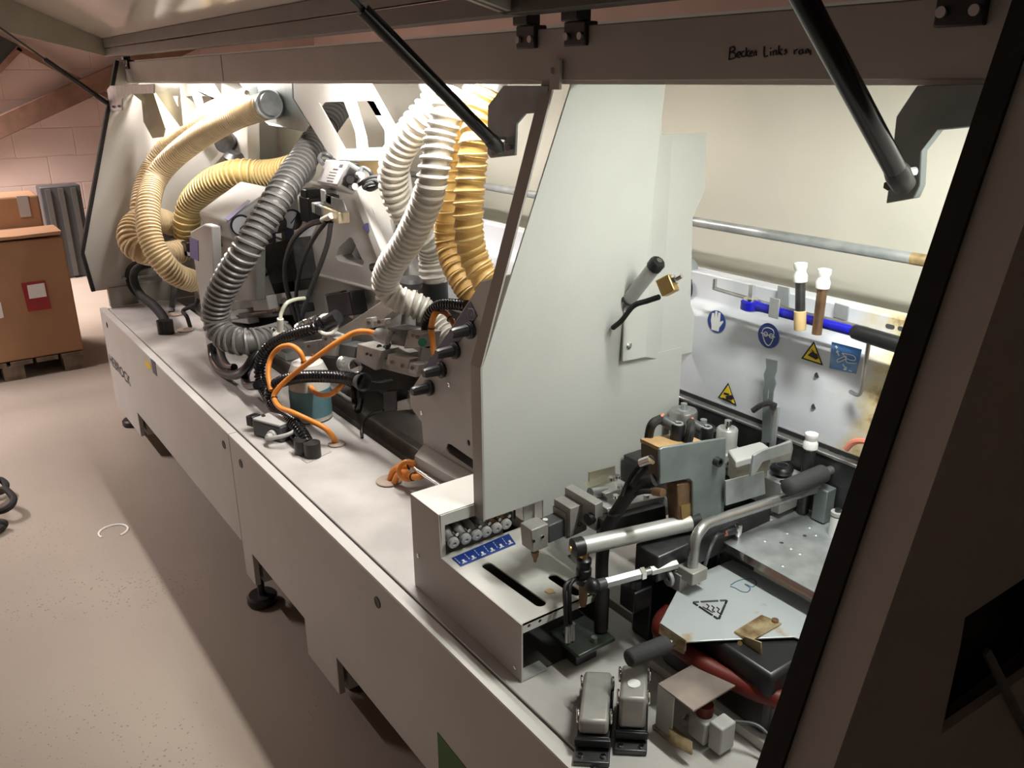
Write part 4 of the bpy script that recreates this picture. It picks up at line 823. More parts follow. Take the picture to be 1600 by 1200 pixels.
hose('fine-ribbed beige hose arching behind its twin', [(396, 154, .55), (362, 165, .51), (320, 184, .46), (275, 217, .40), (243, 255, .32), (227, 290, .25), (221, 325, .205), (223, 355, .20), (236, 385, .22)], .047, .0145, BEIGE, BEIGER, .10, GALV)
hose('tightly curled beige hose beside the far end panel', [(272, 352, .40), (244, 342, .29), (218, 345, .18), (204, 362, .12), (207, 382, .11), (226, 394, .15), (254, 397, .26), (285, 392, .37)], .054, .019, BEIGE, BEIGER, .10)
hose('ochre ribbed hose curving over the grey gauge cover', [(470, 262, .69), (440, 270, .66), (410, 273, .62), (376, 271, .55), (345, 279, .50), (318, 296, .46), (299, 320, .43), (292, 348, .41), (294, 376, .42)], .062, .026, OCHRE, OCHRER, .09, GALV)
hose('dark grey ribbed hose sweeping down in a U bend', [(535, 160, .80), (520, 180, .72), (498, 212, .62), (470, 255, .48), (440, 300, .36), (412, 345, .28), (385, 390, .21), (360, 430, .165), (343, 465, .14), (337, 497, .13), (349, 523, .14), (378, 534, .18), (410, 532, .25), (445, 522, .36)], .047, .0245, GREYH, GREYHR, .13)
hose('pale grey ribbed hose bowed towards the white valve box', [(692, 145, .50), (684, 158, .49), (657, 188, .46), (632, 222, .44), (617, 255, .43), (615, 290, .44), (626, 321, .47), (645, 346, .52), (668, 372, .57), (675, 400, .60), (676, 440, .60)], .040, .0215, PALEH, PALEHR, .14,
     extra=[part('rubber_cuff', MB().cyl(PY(676, 440, .60), PY(678, 485, .60), .047, n=22), BLACK)])
hose('pale grey ribbed hose bent like a hook beside the yellow hoses', [(708, 145, .44), (700, 170, .42), (688, 212, .40), (680, 255, .38), (672, 297, .37), (656, 340, .37), (634, 382, .37), (611, 415, .37), (602, 443, .38), (613, 463, .40), (640, 473, .44), (668, 488, .48), (690, 508, .50), (706, 530, .50)], .037, .0205, PALEH, PALEHR, .14)
saw = ((0, 1.06), (.12, .90), (.5, .95), (.8, 1.0))
hose('yellow pleated hose next to the hooked pale hose', [(744, 140, .52), (738, 155, .51), (721, 187, .49), (709, 230, .47), (703, 275, .46), (699, 325, .45), (698, 370, .45), (704, 400, .45), (716, 430, .45), (735, 462, .46), (756, 505, .48), (768, 560, .50)], .032, .0255, YELL, YELLR, .10, STEEL, saw)
hose('yellow pleated hose next to the white divider', [(768, 136, .48), (762, 150, .47), (748, 185, .45), (741, 225, .43), (736, 275, .42), (732, 325, .41), (733, 370, .41), (740, 400, .42), (753, 428, .43), (774, 458, .45), (798, 500, .48), (812, 560, .51)], .036, .0275, YELL, YELLR, .10, STEEL, saw)
thing('extraction_manifold', 'chrome clamped hose stubs under the hood beam', 'manifold', [
    part('pipe', MB().cyl(PY(672, 128, .53), PY(688, 150, .51), .034, n=20), STEEL), part('pipe', MB().cyl(PY(742, 126, .53), PY(746, 142, .52), .030, n=20), STEEL), part('pipe', MB().cyl(PY(768, 122, .50), PY(769, 136, .49), .031, n=20), STEEL), part('bar', MB().bb(-2.15, -1.75, .46, .60, 1.655, 1.70), GALVD, .004)])
thing('suction_plate', 'dark zinc suction plate carrying the twin beige hoses', 'plate', [
    part('plate', MB().prism([PY(372, 128, .60), PY(456, 128, .50), PY(457, 152, .50), PY(482, 196, .50), PY(478, 206, .50), PY(420, 196, .54), PY(413, 190, .56), PY(396, 160, .58)], (0, .006, 0)), GALVD, .002),
    part('collar', MB().cyl(PY(419, 164, .47), PY(428, 163, .53), .052, n=24), GALV), part('collar', MB().cyl(PY(396, 154, .55), PY(404, 152, .60), .052, n=24), GALV)] +
    [part('stud', MB().cyl(PY(a, b, .535), PY(a, b, .515), .010), CHROME) for a, b in ((386, 145), (427, 146), (480, 195), (427, 181))])

# castings and plates behind the hoses
CAST = mat('white_casting', (.63, .62, .59), .5, var=.03, scale=6, bump=.08, bscale=60)
thing('support_casting', zmin=.578, label='white ribbed casting with triangular openings behind the twin beige hoses', cat='casting', parts=[
    part('frame', MB().pprism([(345, 128), (385, 150), (388, 300), (360, 330), (330, 390), (290, 400), (262, 360), (255, 330), (275, 290), (300, 255), (318, 240), (340, 232), (345, 200)], ('Y', .66), .06, [[(300, 260), (296, 285), (280, 300), (292, 268)], [(312, 250), (324, 250), (326, 262), (316, 268)], [(322, 300), (350, 290), (330, 350), (300, 360)]]), CAST, .006),
    part('gusset', MB().pprism([(262, 330), (296, 288), (345, 236), (350, 241), (300, 296), (268, 338)], ('Y', .62), .04), CAST, .004),
    part('bevel_gear', MB().lathe(PY(366, 238, .62), PY(366, 256, .62), [(0, .028), (.02, .05), (.03, .048), (.05, .03)], 26), DSTEEL), part('bevel_gear', MB().lathe(PY(350, 222, .60), PY(372, 224, .70), [(0, .05), (.03, .05), (.06, .026), (.08, .02)], 26), DSTEEL)])
def wplate(label, outline, holes, y):
    one('hanging_bracket', label, 'bracket', MB().pprism(outline, ('Y', y), .004, holes), WHITE, bevel=.001)
wplate('white bracket with two slanted windows above the valve box', [(458, 128), (580, 130), (596, 158), (622, 205), (634, 228), (596, 251), (526, 250), (512, 238), (459, 154)], [[(498, 160), (537, 159), (555, 206), (557, 232), (539, 233)], [(556, 158), (573, 158), (601, 204), (601, 230), (574, 231), (572, 214)]], .50)
wplate('white bracket with slanted windows above the twin beige hoses', [(283, 131), (334, 131), (352, 160), (354, 175), (330, 190), (312, 210), (290, 200)], [[(286, 151), (300, 150), (312, 182), (300, 192), (289, 180)], [(314, 150), (327, 150), (340, 170), (322, 182)]], .54)
one('folded_gusset', 'bright white folded triangle gusset under the far beam end', 'bracket', MB().pprism([(240, 131), (281, 131), (286, 196), (281, 198), (262, 172), (241, 142)], ('Y', .36), .004, [[(270, 150), (278, 150), (278, 166)]]), WHITE, bevel=.001)
thing('support_casting', zmin=.578, label='white casting with a rounded triangle window below the valve box', cat='casting', parts=[
    part('frame', MB().pprism([(540, 262), (562, 290), (584, 330), (600, 400), (604, 470), (598, 520), (560, 545), (520, 590), (478, 600), (466, 540), (462, 470), (458, 424), (480, 382), (505, 330), (520, 290)], ('Y', .60), .07, [[(524, 400), (530, 386), (546, 371), (550, 372), (568, 410), (566, 416), (546, 412), (528, 407)], [(507, 460), (540, 453), (546, 460), (552, 500), (530, 512), (510, 512)]]), CAST, .006),
    part('rib', MB().pprism([(478, 424), (584, 452), (584, 456), (478, 428)], ('Y', .585), .02), CAST, .003), part('edge_rib', MB().pprism([(546, 292), (556, 292), (596, 392), (602, 470), (594, 470), (588, 400)], ('Y', .575), .03), CAST, .004), part('badge', MB().cyl(PY(574, 355, .575), PY(574, 355, .570), .014), DBLUE),
    part('foot', MB().bb(-2.95, -2.35, .585, .70, .575, .66), CAST, .006)])
thing('support_casting', zmin=.578, label='white casting pillar behind the pale hoses with tan plate', cat='casting', parts=[
    part('pillar', MB().pprism([(590, 250), (618, 252), (632, 330), (640, 420), (640, 520), (600, 520), (602, 400)], ('Y', .70), .05), CAST, .005), part('tan_plate', MB().pprism([(560, 253), (596, 252), (594, 300), (566, 290)], ('Y', .69), .006), TAN), part('terminal_box', MB().pprism([(596, 336), (640, 330), (640, 372), (597, 374)], ('Y', .66), .04), mat('beige_terminals', (.50, .44, .34), .5), .004)] +
    [part('fuse', MB().pprism([(600+9*k, 344-k), (606+9*k, 343-k), (606+9*k, 364-k), (600+9*k, 365-k)], ('Y', .652), .01), LGREY if k % 2 else DGREY) for k in range(4)])

# far-left unit
thing('end_trim_unit', 'small grey trimming unit with black motor under the curled beige hose', 'machine part', [
    part('plate', MB().pbox((247, 450), (262, 440), .34, 22, .04), LGREY, .003), part('motor', MB().pbox((256, 370), (272, 375), .36, 26, .10), LGREY, .004), part('motor_cap', MB().pbox((272, 375), (290, 379), .36, 22, .10), BLACK, .004), part('arm', MB().pbox((270, 396), (292, 392), .36, 8, .06), ALU, .003),
    part('column', MB().bb(-4.22, -4.10, .40, .50, .576, .86), GREYF, .004), part('shaft', MB().cyl(PY(250, 420, .36), PY(262, 470, .36), .022), DGREY)])
def cabl(name, label, cat, pts, r, m, n=8, extra=()):
    thing(name, label, cat, [part('sheath', MB().tube(path(pts), r, n), m)]+list(extra)) if extra else one(name, label, cat, MB().tube(path(pts), r, n), m)
cA = [(264, 520, .162), (256, 496, .17), (240, 476, .165), (222, 462, .155), (211, 445, .14), (209, 428, .14), (218, 417, .16), (236, 412, .22), (252, 410, .30)]
for k, lb in enumerate(('thick black sleeved cable on the outside of the bundle by the far end', 'thick black sleeved cable on the inside of the bundle by the far end')):
    q = [(a-8*(1-k)*min(1, i/2), b-(1-k)*3*min(1, i/2), y+.012*(1-k)) for i, (a, b, y) in enumerate(cA)]
    thing('power_cable', lb, 'cable', [part('sheath', MB().tube(path(q), .019 if k else .016, 10), RUBBER), part('sleeve', MB().cyl(PZ(264-8*(1-k), 521, ZT+.001), PZ(264-8*(1-k), 521, ZT+.001)+EZ*.06, .024), BLACK)])
def grommet(px, py, label, r=.035):
    c = PZ(px, py, ZT+.0015); one('floor_grommet', label, 'grommet', MB().lathe(c, c+EZ, [(0, r), (.003, r), (.005, r*.9), (.005, r*.3), (.003, r*.25)], 24), mat('grommet_'+str(px), (.42, .34, .28), .7))
grommet(608, 752, 'tan round grommet beside the counter box', .036); grommet(526, 694, 'tan grommet where the orange cable enters', .026); grommet(275, 491, 'tan grommet behind the sleeved black cables', .04); grommet(290, 516, 'tan grommet beside the grey column', .036)
one('signal_cable', 'thin dark cable between two grommets by the grey column', 'cable', MB().tube([PZ(297, 510, ZT+.004), PY(292, 495, .235), PY(286, 486, .24), PY(296, 480, .25), PY(306, 476, .26), PY(310, 468, .27)], .009), RUBBER)
one('grey_hose_stub', 'short grey hose standing in the rear grommet', 'hose', MB().tube([PZ(268, 488, ZT+.004), PY(269, 478, .27), PY(272, 462, .28), PY(276, 445, .30)], .015), DGREY)

# gauge unit
o_ = PY(355, 346, .32); a_ = PY(309, 331, .32); Bx = PX(428, 292, o_.x)
ux = a_-o_; uy = (Bx-o_); dn = Vector((0, uy.z, -uy.y)).normalized()*(.085)
dn = Vector((0, .25, -1)).normalized()*.085
def gauge(px, py, x, r):
    c = PX(px, py, x)
    return part('pressure_gauge', MB().lathe(c, c+Vector((1, -.25, .1)), [(0, r), (.012, r), (.012, r*.86), (.008, r*.84)], 24), BLACK, kids=[
        part('gauge_face', MB().prism(circ(c+Vector((.0095, -.003, 0)), r*.84, EY, EZ, 20), (.001, 0, 0)), GAUGE), part('needle', MB().par(c+Vector((.0115, -.012, -.012)), Vector((0, .026, .026)), Vector((0, .003, -.003)), Vector((.001, 0, 0))), INK)])
thing('gauge_cover', 'grey sloping cover with three pressure gauges and lilac label', 'machine part', [
    part('cover', MB().par(o_, ux, uy, dn), LGREY, .012, kids=[part('label', MB().prism([PY(357, 346, .318)+Vector((.002, 0, .003)), o_.lerp(Bx, .5)+Vector((.002, 0, .012)), o_.lerp(Bx, .5)+Vector((-.03, 0, .013)), o_+Vector((-.03, 0, .006))], (0, 0, .001)), mat('lilac_label', (.33, .31, .50), .5)), part('side_mark', MB().pprism([(338, 350), (343, 351), (343, 362), (338, 361)], ('Y', .318), .001), mat('lilac_mark', (.30, .22, .32), .5))]),
    part('rear_plate', MB().pprism([(425, 298), (464, 295), (469, 356), (420, 363)], ('X', o_.x-.02), -.006), LGREY, .003), gauge(377, 352, o_.x+.004, .042), gauge(432, 349, o_.x-.015, .040), gauge(456, 343, o_.x-.015, .042)] +
    [part('regulator', MB().pprism(q, ('X', o_.x-.01), -.05), mat('navy_regulator', (.05, .05, .09), .4), .004) for q in ([(420, 362), (431, 361), (432, 380), (421, 380)], [(446, 359), (460, 357), (460, 376), (447, 378)])])
thing('column_cover', 'tall grey column cover with violet label below the gauges', 'machine part', [
    part('column', MB().prism([PY(297, 362, .21), PY(318, 350, .21), PY(330, 354, .21), PY(340, 567, .21), PY(325, 556, .21)], (0, .035, 0)), LGREY, .006),
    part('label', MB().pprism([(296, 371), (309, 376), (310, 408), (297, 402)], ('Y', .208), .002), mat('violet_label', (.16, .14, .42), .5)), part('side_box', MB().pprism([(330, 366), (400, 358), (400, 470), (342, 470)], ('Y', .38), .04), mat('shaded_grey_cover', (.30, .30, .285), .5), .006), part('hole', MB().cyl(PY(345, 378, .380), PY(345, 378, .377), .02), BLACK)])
def blocks(l):
    return [part(n, MB().pbox(a, b, y, h, d), m, .004) for n, a, b, y, h, d, m in l]
thing('milling_unit', zmin=.627, label='dark milling unit with motors and slides inside the grey hose bend', cat='machine part', parts=blocks([
    ('motor', (400, 385), (455, 372), .52, 60, .16, DSTEEL), ('motor_cover', (360, 400), (400, 385), .50, 45, .14, DGREY), ('slide', (355, 472), (440, 458), .46, 14, .12, ALUB), ('slide', (372, 490), (452, 478), .45, 12, .10, DSTEEL), ('clamp_block', (392, 464), (416, 462), .42, 22, .05, LGREY),
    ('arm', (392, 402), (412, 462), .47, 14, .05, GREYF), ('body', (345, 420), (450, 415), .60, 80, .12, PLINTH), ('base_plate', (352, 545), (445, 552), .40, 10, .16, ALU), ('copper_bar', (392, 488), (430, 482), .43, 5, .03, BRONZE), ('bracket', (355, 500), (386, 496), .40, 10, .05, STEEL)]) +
    [part('bolt', MB().cyl(PY(a, b, .45), PY(a, b, .43), .012), CHROME) for a, b in ((366, 459), (350, 503), (422, 487), (444, 470))] + [part('air_line', MB().tube(path([(375, 440, .44), (395, 442, .43), (415, 430, .44), (425, 420, .46)]), .006), BLACK)])

# valve box
vo = PY(527, 297, .42)
VX = Vector((-.13, 0, .025)); V0 = PY(527, 291, .40); VA = PY(494, 285, .45)-V0; VB = PY(544, 251, .41)-V0; VD = PY(553, 305, .47)-V0
thing('valve_box', 'white control box with dark connector face above the casting', 'control box', [
    part('case', MB().par(V0, VA, VB, VD), mat('white_box', (.72, .71, .71), .4), .006),
    part('connector_face', MB().par(V0+VD*.18+VB*.12-VA*.012, VD*.66, VB*.72, -VA*.02), DGREY, .002, kids=[part('knob', MB().lathe(V0+VD*.36+VB*.42-VA*.03, V0+VD*.36+VB*.42-VA*1.0, [(0, .016), (.012, .016), (.018, .012)], 18), BLACK),
         part('socket', MB().cyl(V0+VD*.62+VB*.25-VA*.03, V0+VD*.62+VB*.25-VA*.20, .010), LGREY), part('socket', MB().cyl(V0+VD*.68+VB*.72-VA*.03, V0+VD*.68+VB*.72-VA*.20, .010), LGREY)]),
    part('print', MB().par(V0+VA*.25+VB*.12-VD*.002, VA*.28, VB*.05, -VD*.004).par(V0+VA*.25+VB*.25-VD*.002, VA*.34, VB*.03, -VD*.004).par(V0+VA*.25+VB*.36-VD*.002, VA*.3, VB*.03, -VD*.004).par(V0+VA*.25+VB*.48-VD*.002, VA*.32, VB*.03, -VD*.004).par(V0+VA*.25+VB*.60-VD*.002, VA*.22, VB*.05, -VD*.004).par(V0+VA*.12+VB*.72-VD*.002, VA*.14, VB*.12, -VD*.004), DGREY),
    part('cable', MB().tube([V0+VD*.68+VB*.72-VA*.18, PY(566, 262, .47), PY(578, 268, .48), PY(580, 280, .49), PY(568, 292, .50)], .006), DGREY), part('cable', MB().tube([V0+VD*.62+VB*.25-VA*.18, PY(562, 288, .46), PY(578, 278, .47), PY(592, 276, .48)], .006), DGREY),
    part('cable_coil', MB().tube(path([(568, 290, .47), (576, 284, .46), (588, 282, .46), (592, 289, .47), (580, 294, .47), (569, 294, .46), (575, 288, .45), (586, 286, .46), (590, 291, .47), (578, 297, .47), (568, 292, .47)]), .0055), DGREY),
    part('cable', MB().tube(path([(504, 256, .44), (499, 248, .45), (503, 241, .47), (512, 242, .48), (517, 245, .50), (508, 232, .52)]), .007), DGREY)])
thing('valve_block', 'brass and zinc valve block hanging under the white control box', 'valve', [
    part('bracket', MB().pprism([(513, 306), (535, 312), (541, 330), (537, 333), (505, 318)], ('Y', .43), .004), GALV, .001), part('solenoid', MB().pbox((500, 295), (508, 298), .43, 22, .04, ), LGREY, .003), part('coil', MB().pbox((508, 303), (517, 306), .43, 14, .03), BLACK, .002), part('coil', MB().pbox((486, 316), (501, 322), .42, 16, .05), LGREY, .003), part('coil_face', MB().pbox((491, 319), (502, 324), .415, 15, .02), DGREY, .002),
    part('brass_body', MB().pbox((503, 322), (528, 332), .42, 18, .04), mat('pale_brass', (.66, .56, .38), .4, .3), .003, kids=[part('tee', MB().cyl(PY(504, 344, .41), PY(518, 337, .415), .010), MILK)])])
one('regulator_cluster', 'black pneumatic regulator cluster beside the valve block', 'regulator', MB().pbox((466, 305), (482, 310), .58, 40, .08).pbox((468, 294), (478, 297), .58, 14, .06), BLACK, bevel=.006)
CL = [([(503, 345, .41), (482, 352, .40), (460, 372, .39), (447, 405, .39), (446, 440, .39), (455, 475, .40), (466, 505, .41)], .0095, 'thick black air line looping left from the valve block'),
      ([(510, 346, .41), (492, 370, .40), (474, 405, .40), (465, 440, .40), (463, 470, .41), (469, 505, .41)], .0075, 'black air line hanging straight from the valve block'),
      ([(517, 347, .42), (512, 380, .42), (500, 415, .42), (486, 450, .42), (474, 485, .42), (470, 505, .42)], .0085, 'dark grey air line hanging in front of the casting')]
for pts, r, lb in CL: cabl('air_line', lb, 'air line', pts, r, BLACK if 'black' in lb else DGREY)

# bottle, conduits and orange cables
bt = PZ(452, 660, ZT+.002)
thing('lubricant_bottle', 'milky lubricant bottle with screw cap and clear tube', 'bottle', [
    part('body', MB().lathe(Vector((bt.x, .27, ZT+.002)), Vector((bt.x, .27, 2)), [(0, .06), (.004, .066), (.15, .066), (.19, .05), (.20, .03)], 24), JUG), part('cap', MB().lathe(PY(438, 532, .27), PY(438, 514, .27), [(0, .020), (.004, .026), (.022, .027), (.03, .022), (.036, .012)], 20), MILK), part('neck', MB().cyl(PY(438, 518, .27), PY(438, 498, .27), .011), MILK),
    part('tube', MB().tube(path([(438, 500, .27), (440, 488, .28), (448, 474, .30), (462, 468, .34), (476, 466, .38)]), .0065), mat('clear_green_tube', (.52, .56, .44), .3)), part('label', MB().lathe(Vector((bt.x, .27, ZT+.02)), Vector((bt.x, .27, 2)), [(0, .067), (.09, .067)], 24), TEAL)])
def conduit(label, pts, r, pitch=.0135, cap=None):
    pp = path(pts); prts = [part('corrugated_sheath', MB().hose(pp, r, pitch, ((0, 1), (.25, 1), (.5, .80), (.75, .80)), 14), BLACKG)]
    e = PZ(*cap, ZT+.001) if cap else None
    if cap: prts.append(part('end_sleeve', MB().cyl(e, e+EZ*.045, r*1.25), BLACK))
    thing('cable_conduit', label, 'conduit', prts)
conduit('black corrugated conduit arching behind the orange loop', [(474, 704, .148), (466, 686, .153), (446, 656, .17), (425, 628, .18), (409, 600, .19), (406, 570, .20), (418, 545, .22), (440, 530, .25), (466, 520, .28), (490, 512, .31), (505, 502, .34)], .020, cap=(474, 708))
conduit('black corrugated conduit reaching to the cut end under the orange cable', [(488, 712, .148), (478, 688, .15), (462, 664, .155), (440, 648, .16), (424, 628, .165), (424, 608, .17), (440, 596, .19), (470, 589, .22), (510, 588, .26), (545, 591, .29), (566, 596, .31)], .020, cap=(489, 713))
one('conduit_bell', 'grey rubber bell mouth at the cut conduit end', 'sleeve', MB().lathe(PY(560, 596, .30), PY(576, 598, .31), [(0, .021), (.012, .024), (.026, .029), (.027, .026), (.008, .019), (.008, .001)], 20), DGREY)
conduit('black corrugated conduit curling over the knob panel edge', [(730, 478, .42), (700, 475, .42), (681, 480, .42), (669, 495, .42), (666, 515, .43), (671, 540, .44)], .015)
for pts, r, lb in (([(331, 540, .195), (334, 562, .18), (346, 580, .165), (365, 586, .16), (384, 577, .17), (400, 554, .21), (425, 516, .29)], .018, 'thick black cable hanging in a U under the grey hose bend'),
                   ([(402, 602, .165), (388, 602, .165), (383, 588, .175), (392, 566, .20), (412, 540, .28), (432, 516, .31)], .016, 'black cable bending down beside the corrugated conduit'),
                   ([(343, 545, .20), (349, 563, .18), (357, 573, .175), (366, 574, .18)], .014, 'short black cable in front of the grey column foot')):
    cabl('hanging_cable', lb, 'cable', pts, r, BLACKG, 10)
OR = [([(590, 522, .34), (572, 518, .33), (552, 521, .32), (525, 536, .28), (490, 561, .23), (455, 588, .19), (434, 608, .155), (428, 622, .14), (438, 637, .14), (456, 644, .15), (480, 655, .18), (506, 668, .21), (519, 681, .23), (525, 694, .245)], 'orange cable sweeping from the grey plug to the base grommet', True),
      ([(424, 610, .16), (419, 585, .17), (423, 560, .19), (436, 544, .21), (453, 540, .23), (467, 548, .24), (475, 565, .25), (480, 590, .25), (486, 606, .25), (498, 616, .25), (516, 616, .26), (532, 604, .28), (541, 593, .30)], 'orange cable looping over the lubricant bottle', False),
      ([(679, 556, .40), (676, 535, .41), (674, 512, .41), (678, 494, .41), (684, 486, .42)], 'short orange cable beside the knob panel', False),
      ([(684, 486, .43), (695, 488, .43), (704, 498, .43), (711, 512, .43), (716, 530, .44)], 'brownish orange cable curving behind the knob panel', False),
      ([(609, 752, .255), (613, 738, .26), (623, 730, .27), (638, 728, .29), (650, 722, .31), (660, 712, .34)], 'orange cable rising from the tan grommet', False),
      ([(616, 754, .255), (622, 742, .26), (632, 738, .27), (645, 745, .27), (658, 744, .28), (668, 736, .32)], 'orange cable lying beside the knob panel foot', False)]
for pts, lb, plug_ in OR:
    pp = path(pts); prts = [part('sheath', MB().tube(pp, .0085 if 'brownish' not in lb else .0075, 10), ORANGE if 'brownish' not in lb else mat('brown_orange', (.42, .15, .05), .5)), part('cable_tie', MB().torus(pp[len(pp)//2], pp[len(pp)//2+1]-pp[len(pp)//2-1], .0095, .002), BLACK)]  # the thinner cable is a brownish orange
    if plug_: prts.append(part('gland', MB().lathe(PY(586, 521, .335), PY(608, 528, .36), [(0, .010), (.004, .018), (.03, .022), (.045, .022)], 16), LGREY))
    thing('orange_cable', lb, 'cable', prts)
one('orange_ring', 'orange cable ring tied at the knob panel foot', 'cable', MB().torus(PY(637, 735, .27), (1, -.5, .2), .024, .0075, 26, 8), ORANGE)
# corner trimming unit
def pp_(n, poly, y, d, m, bv=.003, kids=()): return part(n, MB().pprism(poly, ('Y', y), d), m, bv, kids)
thing('trimming_unit', zmin=.63, label='aluminium corner trimming unit with dark motors and springs', cat='machine part', parts=[
    pp_('tilted_bar', [(520, 521), (601, 467), (610, 476), (614, 486), (556, 530), (528, 530)], .46, .05, mat('tan_aluminium', (.50, .46, .41), .45, .3)), pp_('base_plate', [(524, 524), (556, 514), (598, 530), (640, 552), (600, 556)], .44, .06, ALUB), pp_('end_plate', [(504, 521), (528, 530), (524, 557), (497, 554)], .36, .05, LGREY), pp_('side_block', [(474, 535), (498, 531), (497, 556), (480, 562)], .35, .05, LGREY),
    pp_('motor', [(530, 537), (557, 542), (553, 562), (528, 555)], .37, .06, DGREY), pp_('gear_block', [(558, 537), (596, 548), (586, 579), (556, 563)], .36, .06, ALUB, kids=[part('screw', MB().cyl(PY(a, b, .36), PY(a, b, .357), .004), INK) for a, b in ((573, 553), (579, 555))]),
    pp_('motor', [(605, 511), (637, 517), (631, 542), (611, 538)], .39, .06, DGREY), pp_('gear_block', [(637, 516), (661, 522), (656, 544), (630, 545)], .39, .06, ALUB, kids=[part('green_dot', MB().cyl(PY(660, 535, .387), PY(660, 535, .38), .012), mat('green_button', (.02, .16, .08), .4))]),
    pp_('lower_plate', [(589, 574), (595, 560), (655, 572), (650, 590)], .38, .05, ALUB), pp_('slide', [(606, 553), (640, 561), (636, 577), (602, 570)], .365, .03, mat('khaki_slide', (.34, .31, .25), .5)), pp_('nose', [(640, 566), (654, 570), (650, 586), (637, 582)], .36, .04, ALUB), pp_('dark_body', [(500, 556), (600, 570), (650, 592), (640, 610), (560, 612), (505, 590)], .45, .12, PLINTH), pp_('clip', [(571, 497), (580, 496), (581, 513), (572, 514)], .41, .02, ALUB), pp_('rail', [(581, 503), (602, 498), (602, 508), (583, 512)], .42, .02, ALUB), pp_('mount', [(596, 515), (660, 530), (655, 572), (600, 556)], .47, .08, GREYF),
    part('spring', MB().helix(path([(536, 568, .36), (556, 572, .36)]), .022, .010, .0028), STEEL), part('spring', MB().helix(path([(468, 513, .32), (500, 500, .34)]), .018, .014, .0035), CHROME), part('shock_absorber', MB().cyl(PY(500, 512, .34), PY(528, 494, .38), .024, n=18), BLACK), part('ring', MB().torus(PY(511, 507, .35), (.7, -.3, .5), .032, .006), MILK), part('white_tag', MB().pprism([(547, 578), (560, 572), (560, 580), (553, 582)], ('Y', .33), .01), SIGNW),
    part('knob', MB().lathe(PY(642, 450, .50), PY(642, 436, .50), [(0, .026), (.004, .034), (.022, .036), (.032, .028)], 20), DGREY), part('black_block', MB().pbox((508, 462), (545, 455), .52, 36, .06), BLACK, .006), part('black_handle', MB().pbox((574, 412), (600, 408), .50, 14, .04), BLACK, .01)] +
    [part('bolt', MB().cyl(PY(a, b, y+.004), PY(a, b, y-.006), .0055, n=8), CHROME) for a, b, y in ((509, 530, .36), (519, 534, .36), (482, 541, .35), (488, 553, .35), (612, 566, .365), (628, 572, .365), (645, 524, .39), (652, 527, .39), (644, 575, .36), (576, 504, .41), (592, 503, .42), (612, 520, .39))] +
    [part('air_fitting', MB().cyl(PY(a, b, .40), PY(a+7, b-6, .38), .008), BLACK) for a, b in ((548, 566), (586, 548), (600, 545))] +
    [part('air_hose', MB().tube(path([(552, 562, .385), (566, 585, .37), (590, 596, .38), (615, 592, .39)]), .005), BLACK)])
thing('proximity_plug', 'black square sensor plug on the slide rail with thin cable', 'sensor', [pp_('body', [(598, 613), (619, 611), (618, 641), (600, 644)], .37, .04, BLACK), pp_('grey_plug', [(619, 627), (634, 624), (641, 632), (640, 640), (619, 642)], .375, .03, LGREY), part('cable', MB().tube(path([(600, 641, .38), (582, 646, .37), (568, 658, .35), (565, 674, .335), (566, 684, .325)]), .005), BLACK)])
one('cable_ring', 'black cable loop behind the cut conduit end', 'cable', MB().torus(PY(558, 606, .40), (.3, 1, -.1), .075, .010, 30, 8), BLACKG)
# switch box lying on the base
s0 = PZ(432, 690, ZT+.002)
SA, SB_ = PZ(396, 680, ZT+.002), PZ(440, 692, ZT+.002); su = SB_-SA; sv = Vector((-.02, .07, 0))
thing('foot_switch', 'grey roller limit switch with looped grey cable lying on the base', 'switch', [
    part('body', MB().par(SA, su, sv, EZ*.05), DGREY, .005), part('cover', MB().par(SA+EZ*.05+su*.02, su*.96, sv*.96, EZ*.008), LGREY, .003, kids=[part('screw', MB().cyl(SA+su*.15+sv*.4+EZ*.058, SA+su*.15+sv*.4+EZ*.062, .006), DSTEEL)]), part('head', MB().par(SA-su*.42+sv*.25+EZ*.015, su*.24, sv*.5, EZ*.035), BLACK, .004), part('stem', MB().cyl(SA-su*.2+sv*.5+EZ*.03, SA+sv*.5+EZ*.03, .010), STEEL), part('red_mark', MB().par(SA-su*.05+sv*.5+EZ*.052, su*.12, sv*.3, EZ*.003), RED),
    part('gland', MB().lathe(SB_-su*.25-sv*.05+EZ*.022, SB_-su*.1-sv*1.0+EZ*.02, [(0, .016), (.010, .016), (.012, .012), (.026, .010)], 14), LGREY), part('cable', MB().tube([SB_-su*.22-sv*.4+EZ*.02, SB_+su*.05-sv*.5+EZ*.03, SB_+su*.35-sv*.1+EZ*.04, SB_+su*.35+sv*.5+EZ*.05, SB_+su*.1+sv*.6+EZ*.045], .006), LGREY)])
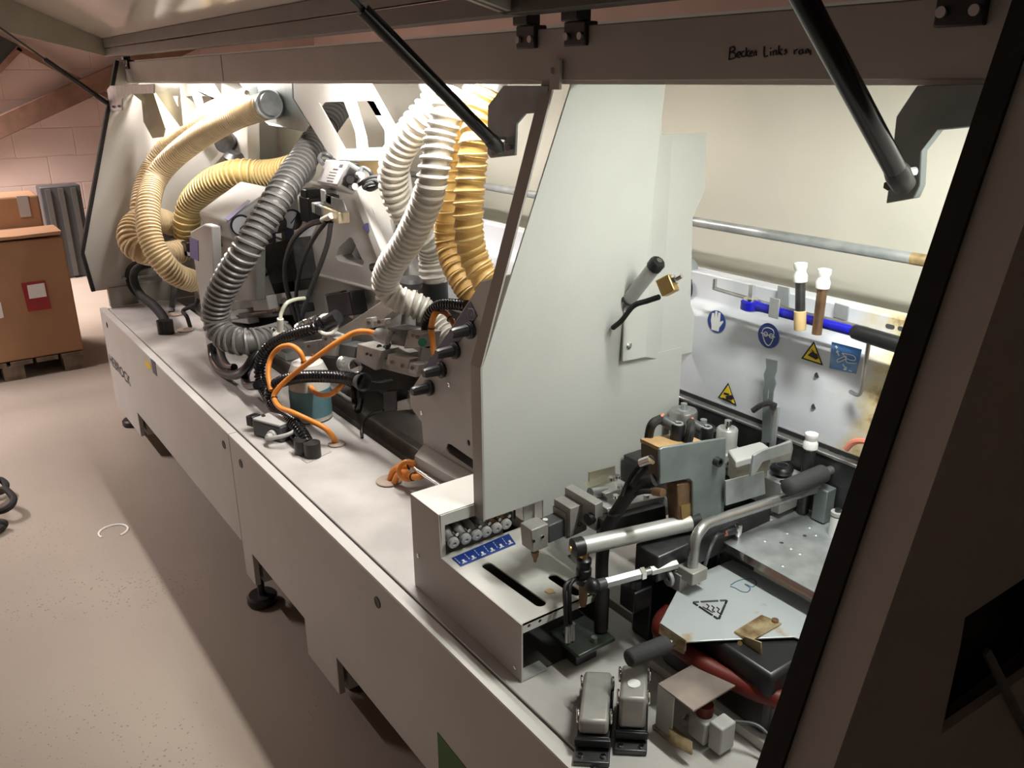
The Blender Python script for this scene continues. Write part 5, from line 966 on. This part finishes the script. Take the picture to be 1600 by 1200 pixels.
# knob panel
KY = .33
kp = [(640, 614), (752, 441), (800, 430), (800, 760), (745, 742), (662, 694), (659, 660), (642, 636)]
sl = [(699, 693), (704, 694), (765, 736), (765, 752), (701, 708), (697, 701)]
def pcirc(px, py, r, y): return circ(PY(px, py, y), r, EX, EZ, 14)
kparts = [part('panel', MB().prism([PY(*q, KY) for q in kp], (0, .003, 0), [[PY(*q, KY) for q in sl], pcirc(732, 692, .0085, KY), pcirc(741, 682, .0085, KY)]), BEAMM, kids=[part('screw', MB().lathe(PY(a, b, KY), PY(a, b, KY)-EY, [(0, .006), (.002, .006), (.003, .003)], 10), CHROME) for a, b in ((702, 601), (659, 645))]),
    part('edge_fold', MB().par(PY(640, 614, KY), PY(752, 441, KY)-PY(640, 614, KY), Vector((-.004, 0, -.003)), EY*.03), WHITE), part('top_fold', MB().par(PY(752, 441, KY), PY(800, 430, KY)-PY(752, 441, KY), EY*.12, EZ*.003), WHITE),
    part('blue_strip', MB().pprism([(735, 471), (746, 494), (725, 525), (700, 555), (668, 582), (664, 574)], ('Y', KY-.0005), -.0015), DBLUE, kids=[part('pictogram', merge(line([(732, 482), (740, 484), (740, 499), (732, 497), (732, 482)], KY-.0025, .0007), line([(735, 487), (735, 493), (738, 490)], KY-.0025, .0007)), LGREY)]),
    part('skirt', MB().prism([PY(662, 694, KY), PY(800, 777, KY), PY(800, 800, KY-.04), PY(648, 712, KY-.04)], (0, .003, -.001)), WHITE), part('skirt_front', MB().prism([PY(648, 712, KY-.04), PY(800, 800, KY-.04), PY(800, 815, KY-.04), PY(648, 727, KY-.04)], (0, .003, 0)), BEAMM), part('shade_backing', MB().bb(-1.85, -1.45, KY+.02, KY+.025, .66, .84), BLACK), part('slide_bar', MB().cyl(PY(646, 731, KY-.05), PY(720, 779, KY-.05), .006), CHROME)]  # black sheet added behind the slot and holes as their shade
for (a, b) in ((737, 515), (713, 547), (692, 577), (673, 605)):
    c = PY(a, b, KY-.0005)
    kn = MB().lathe(c, c-EY, [(0, .020), (.008, .0205), (.012, .018), (.014, .0145), (.05, .0125), (.056, .010), (.056, .001)], 10)
    kparts.append(part('adjusting_knob', kn, BLACK, angle=20, kids=[part('collar', MB().cyl(c-EY*.004, c-EY*.010, .0215, n=20), BLACK)]))
thing('adjuster_console', 'grey bent console plate with four black adjusting knobs and blue strip', 'console', kparts)
one('access_plate', 'thin square cover plate set in the base top beside the conduits', 'plate', MB().prism([PZ(*q, ZT+.0005) for q in ((452, 706), (500, 690), (518, 706), (480, 724))], (0, 0, .0015)), TOPP)
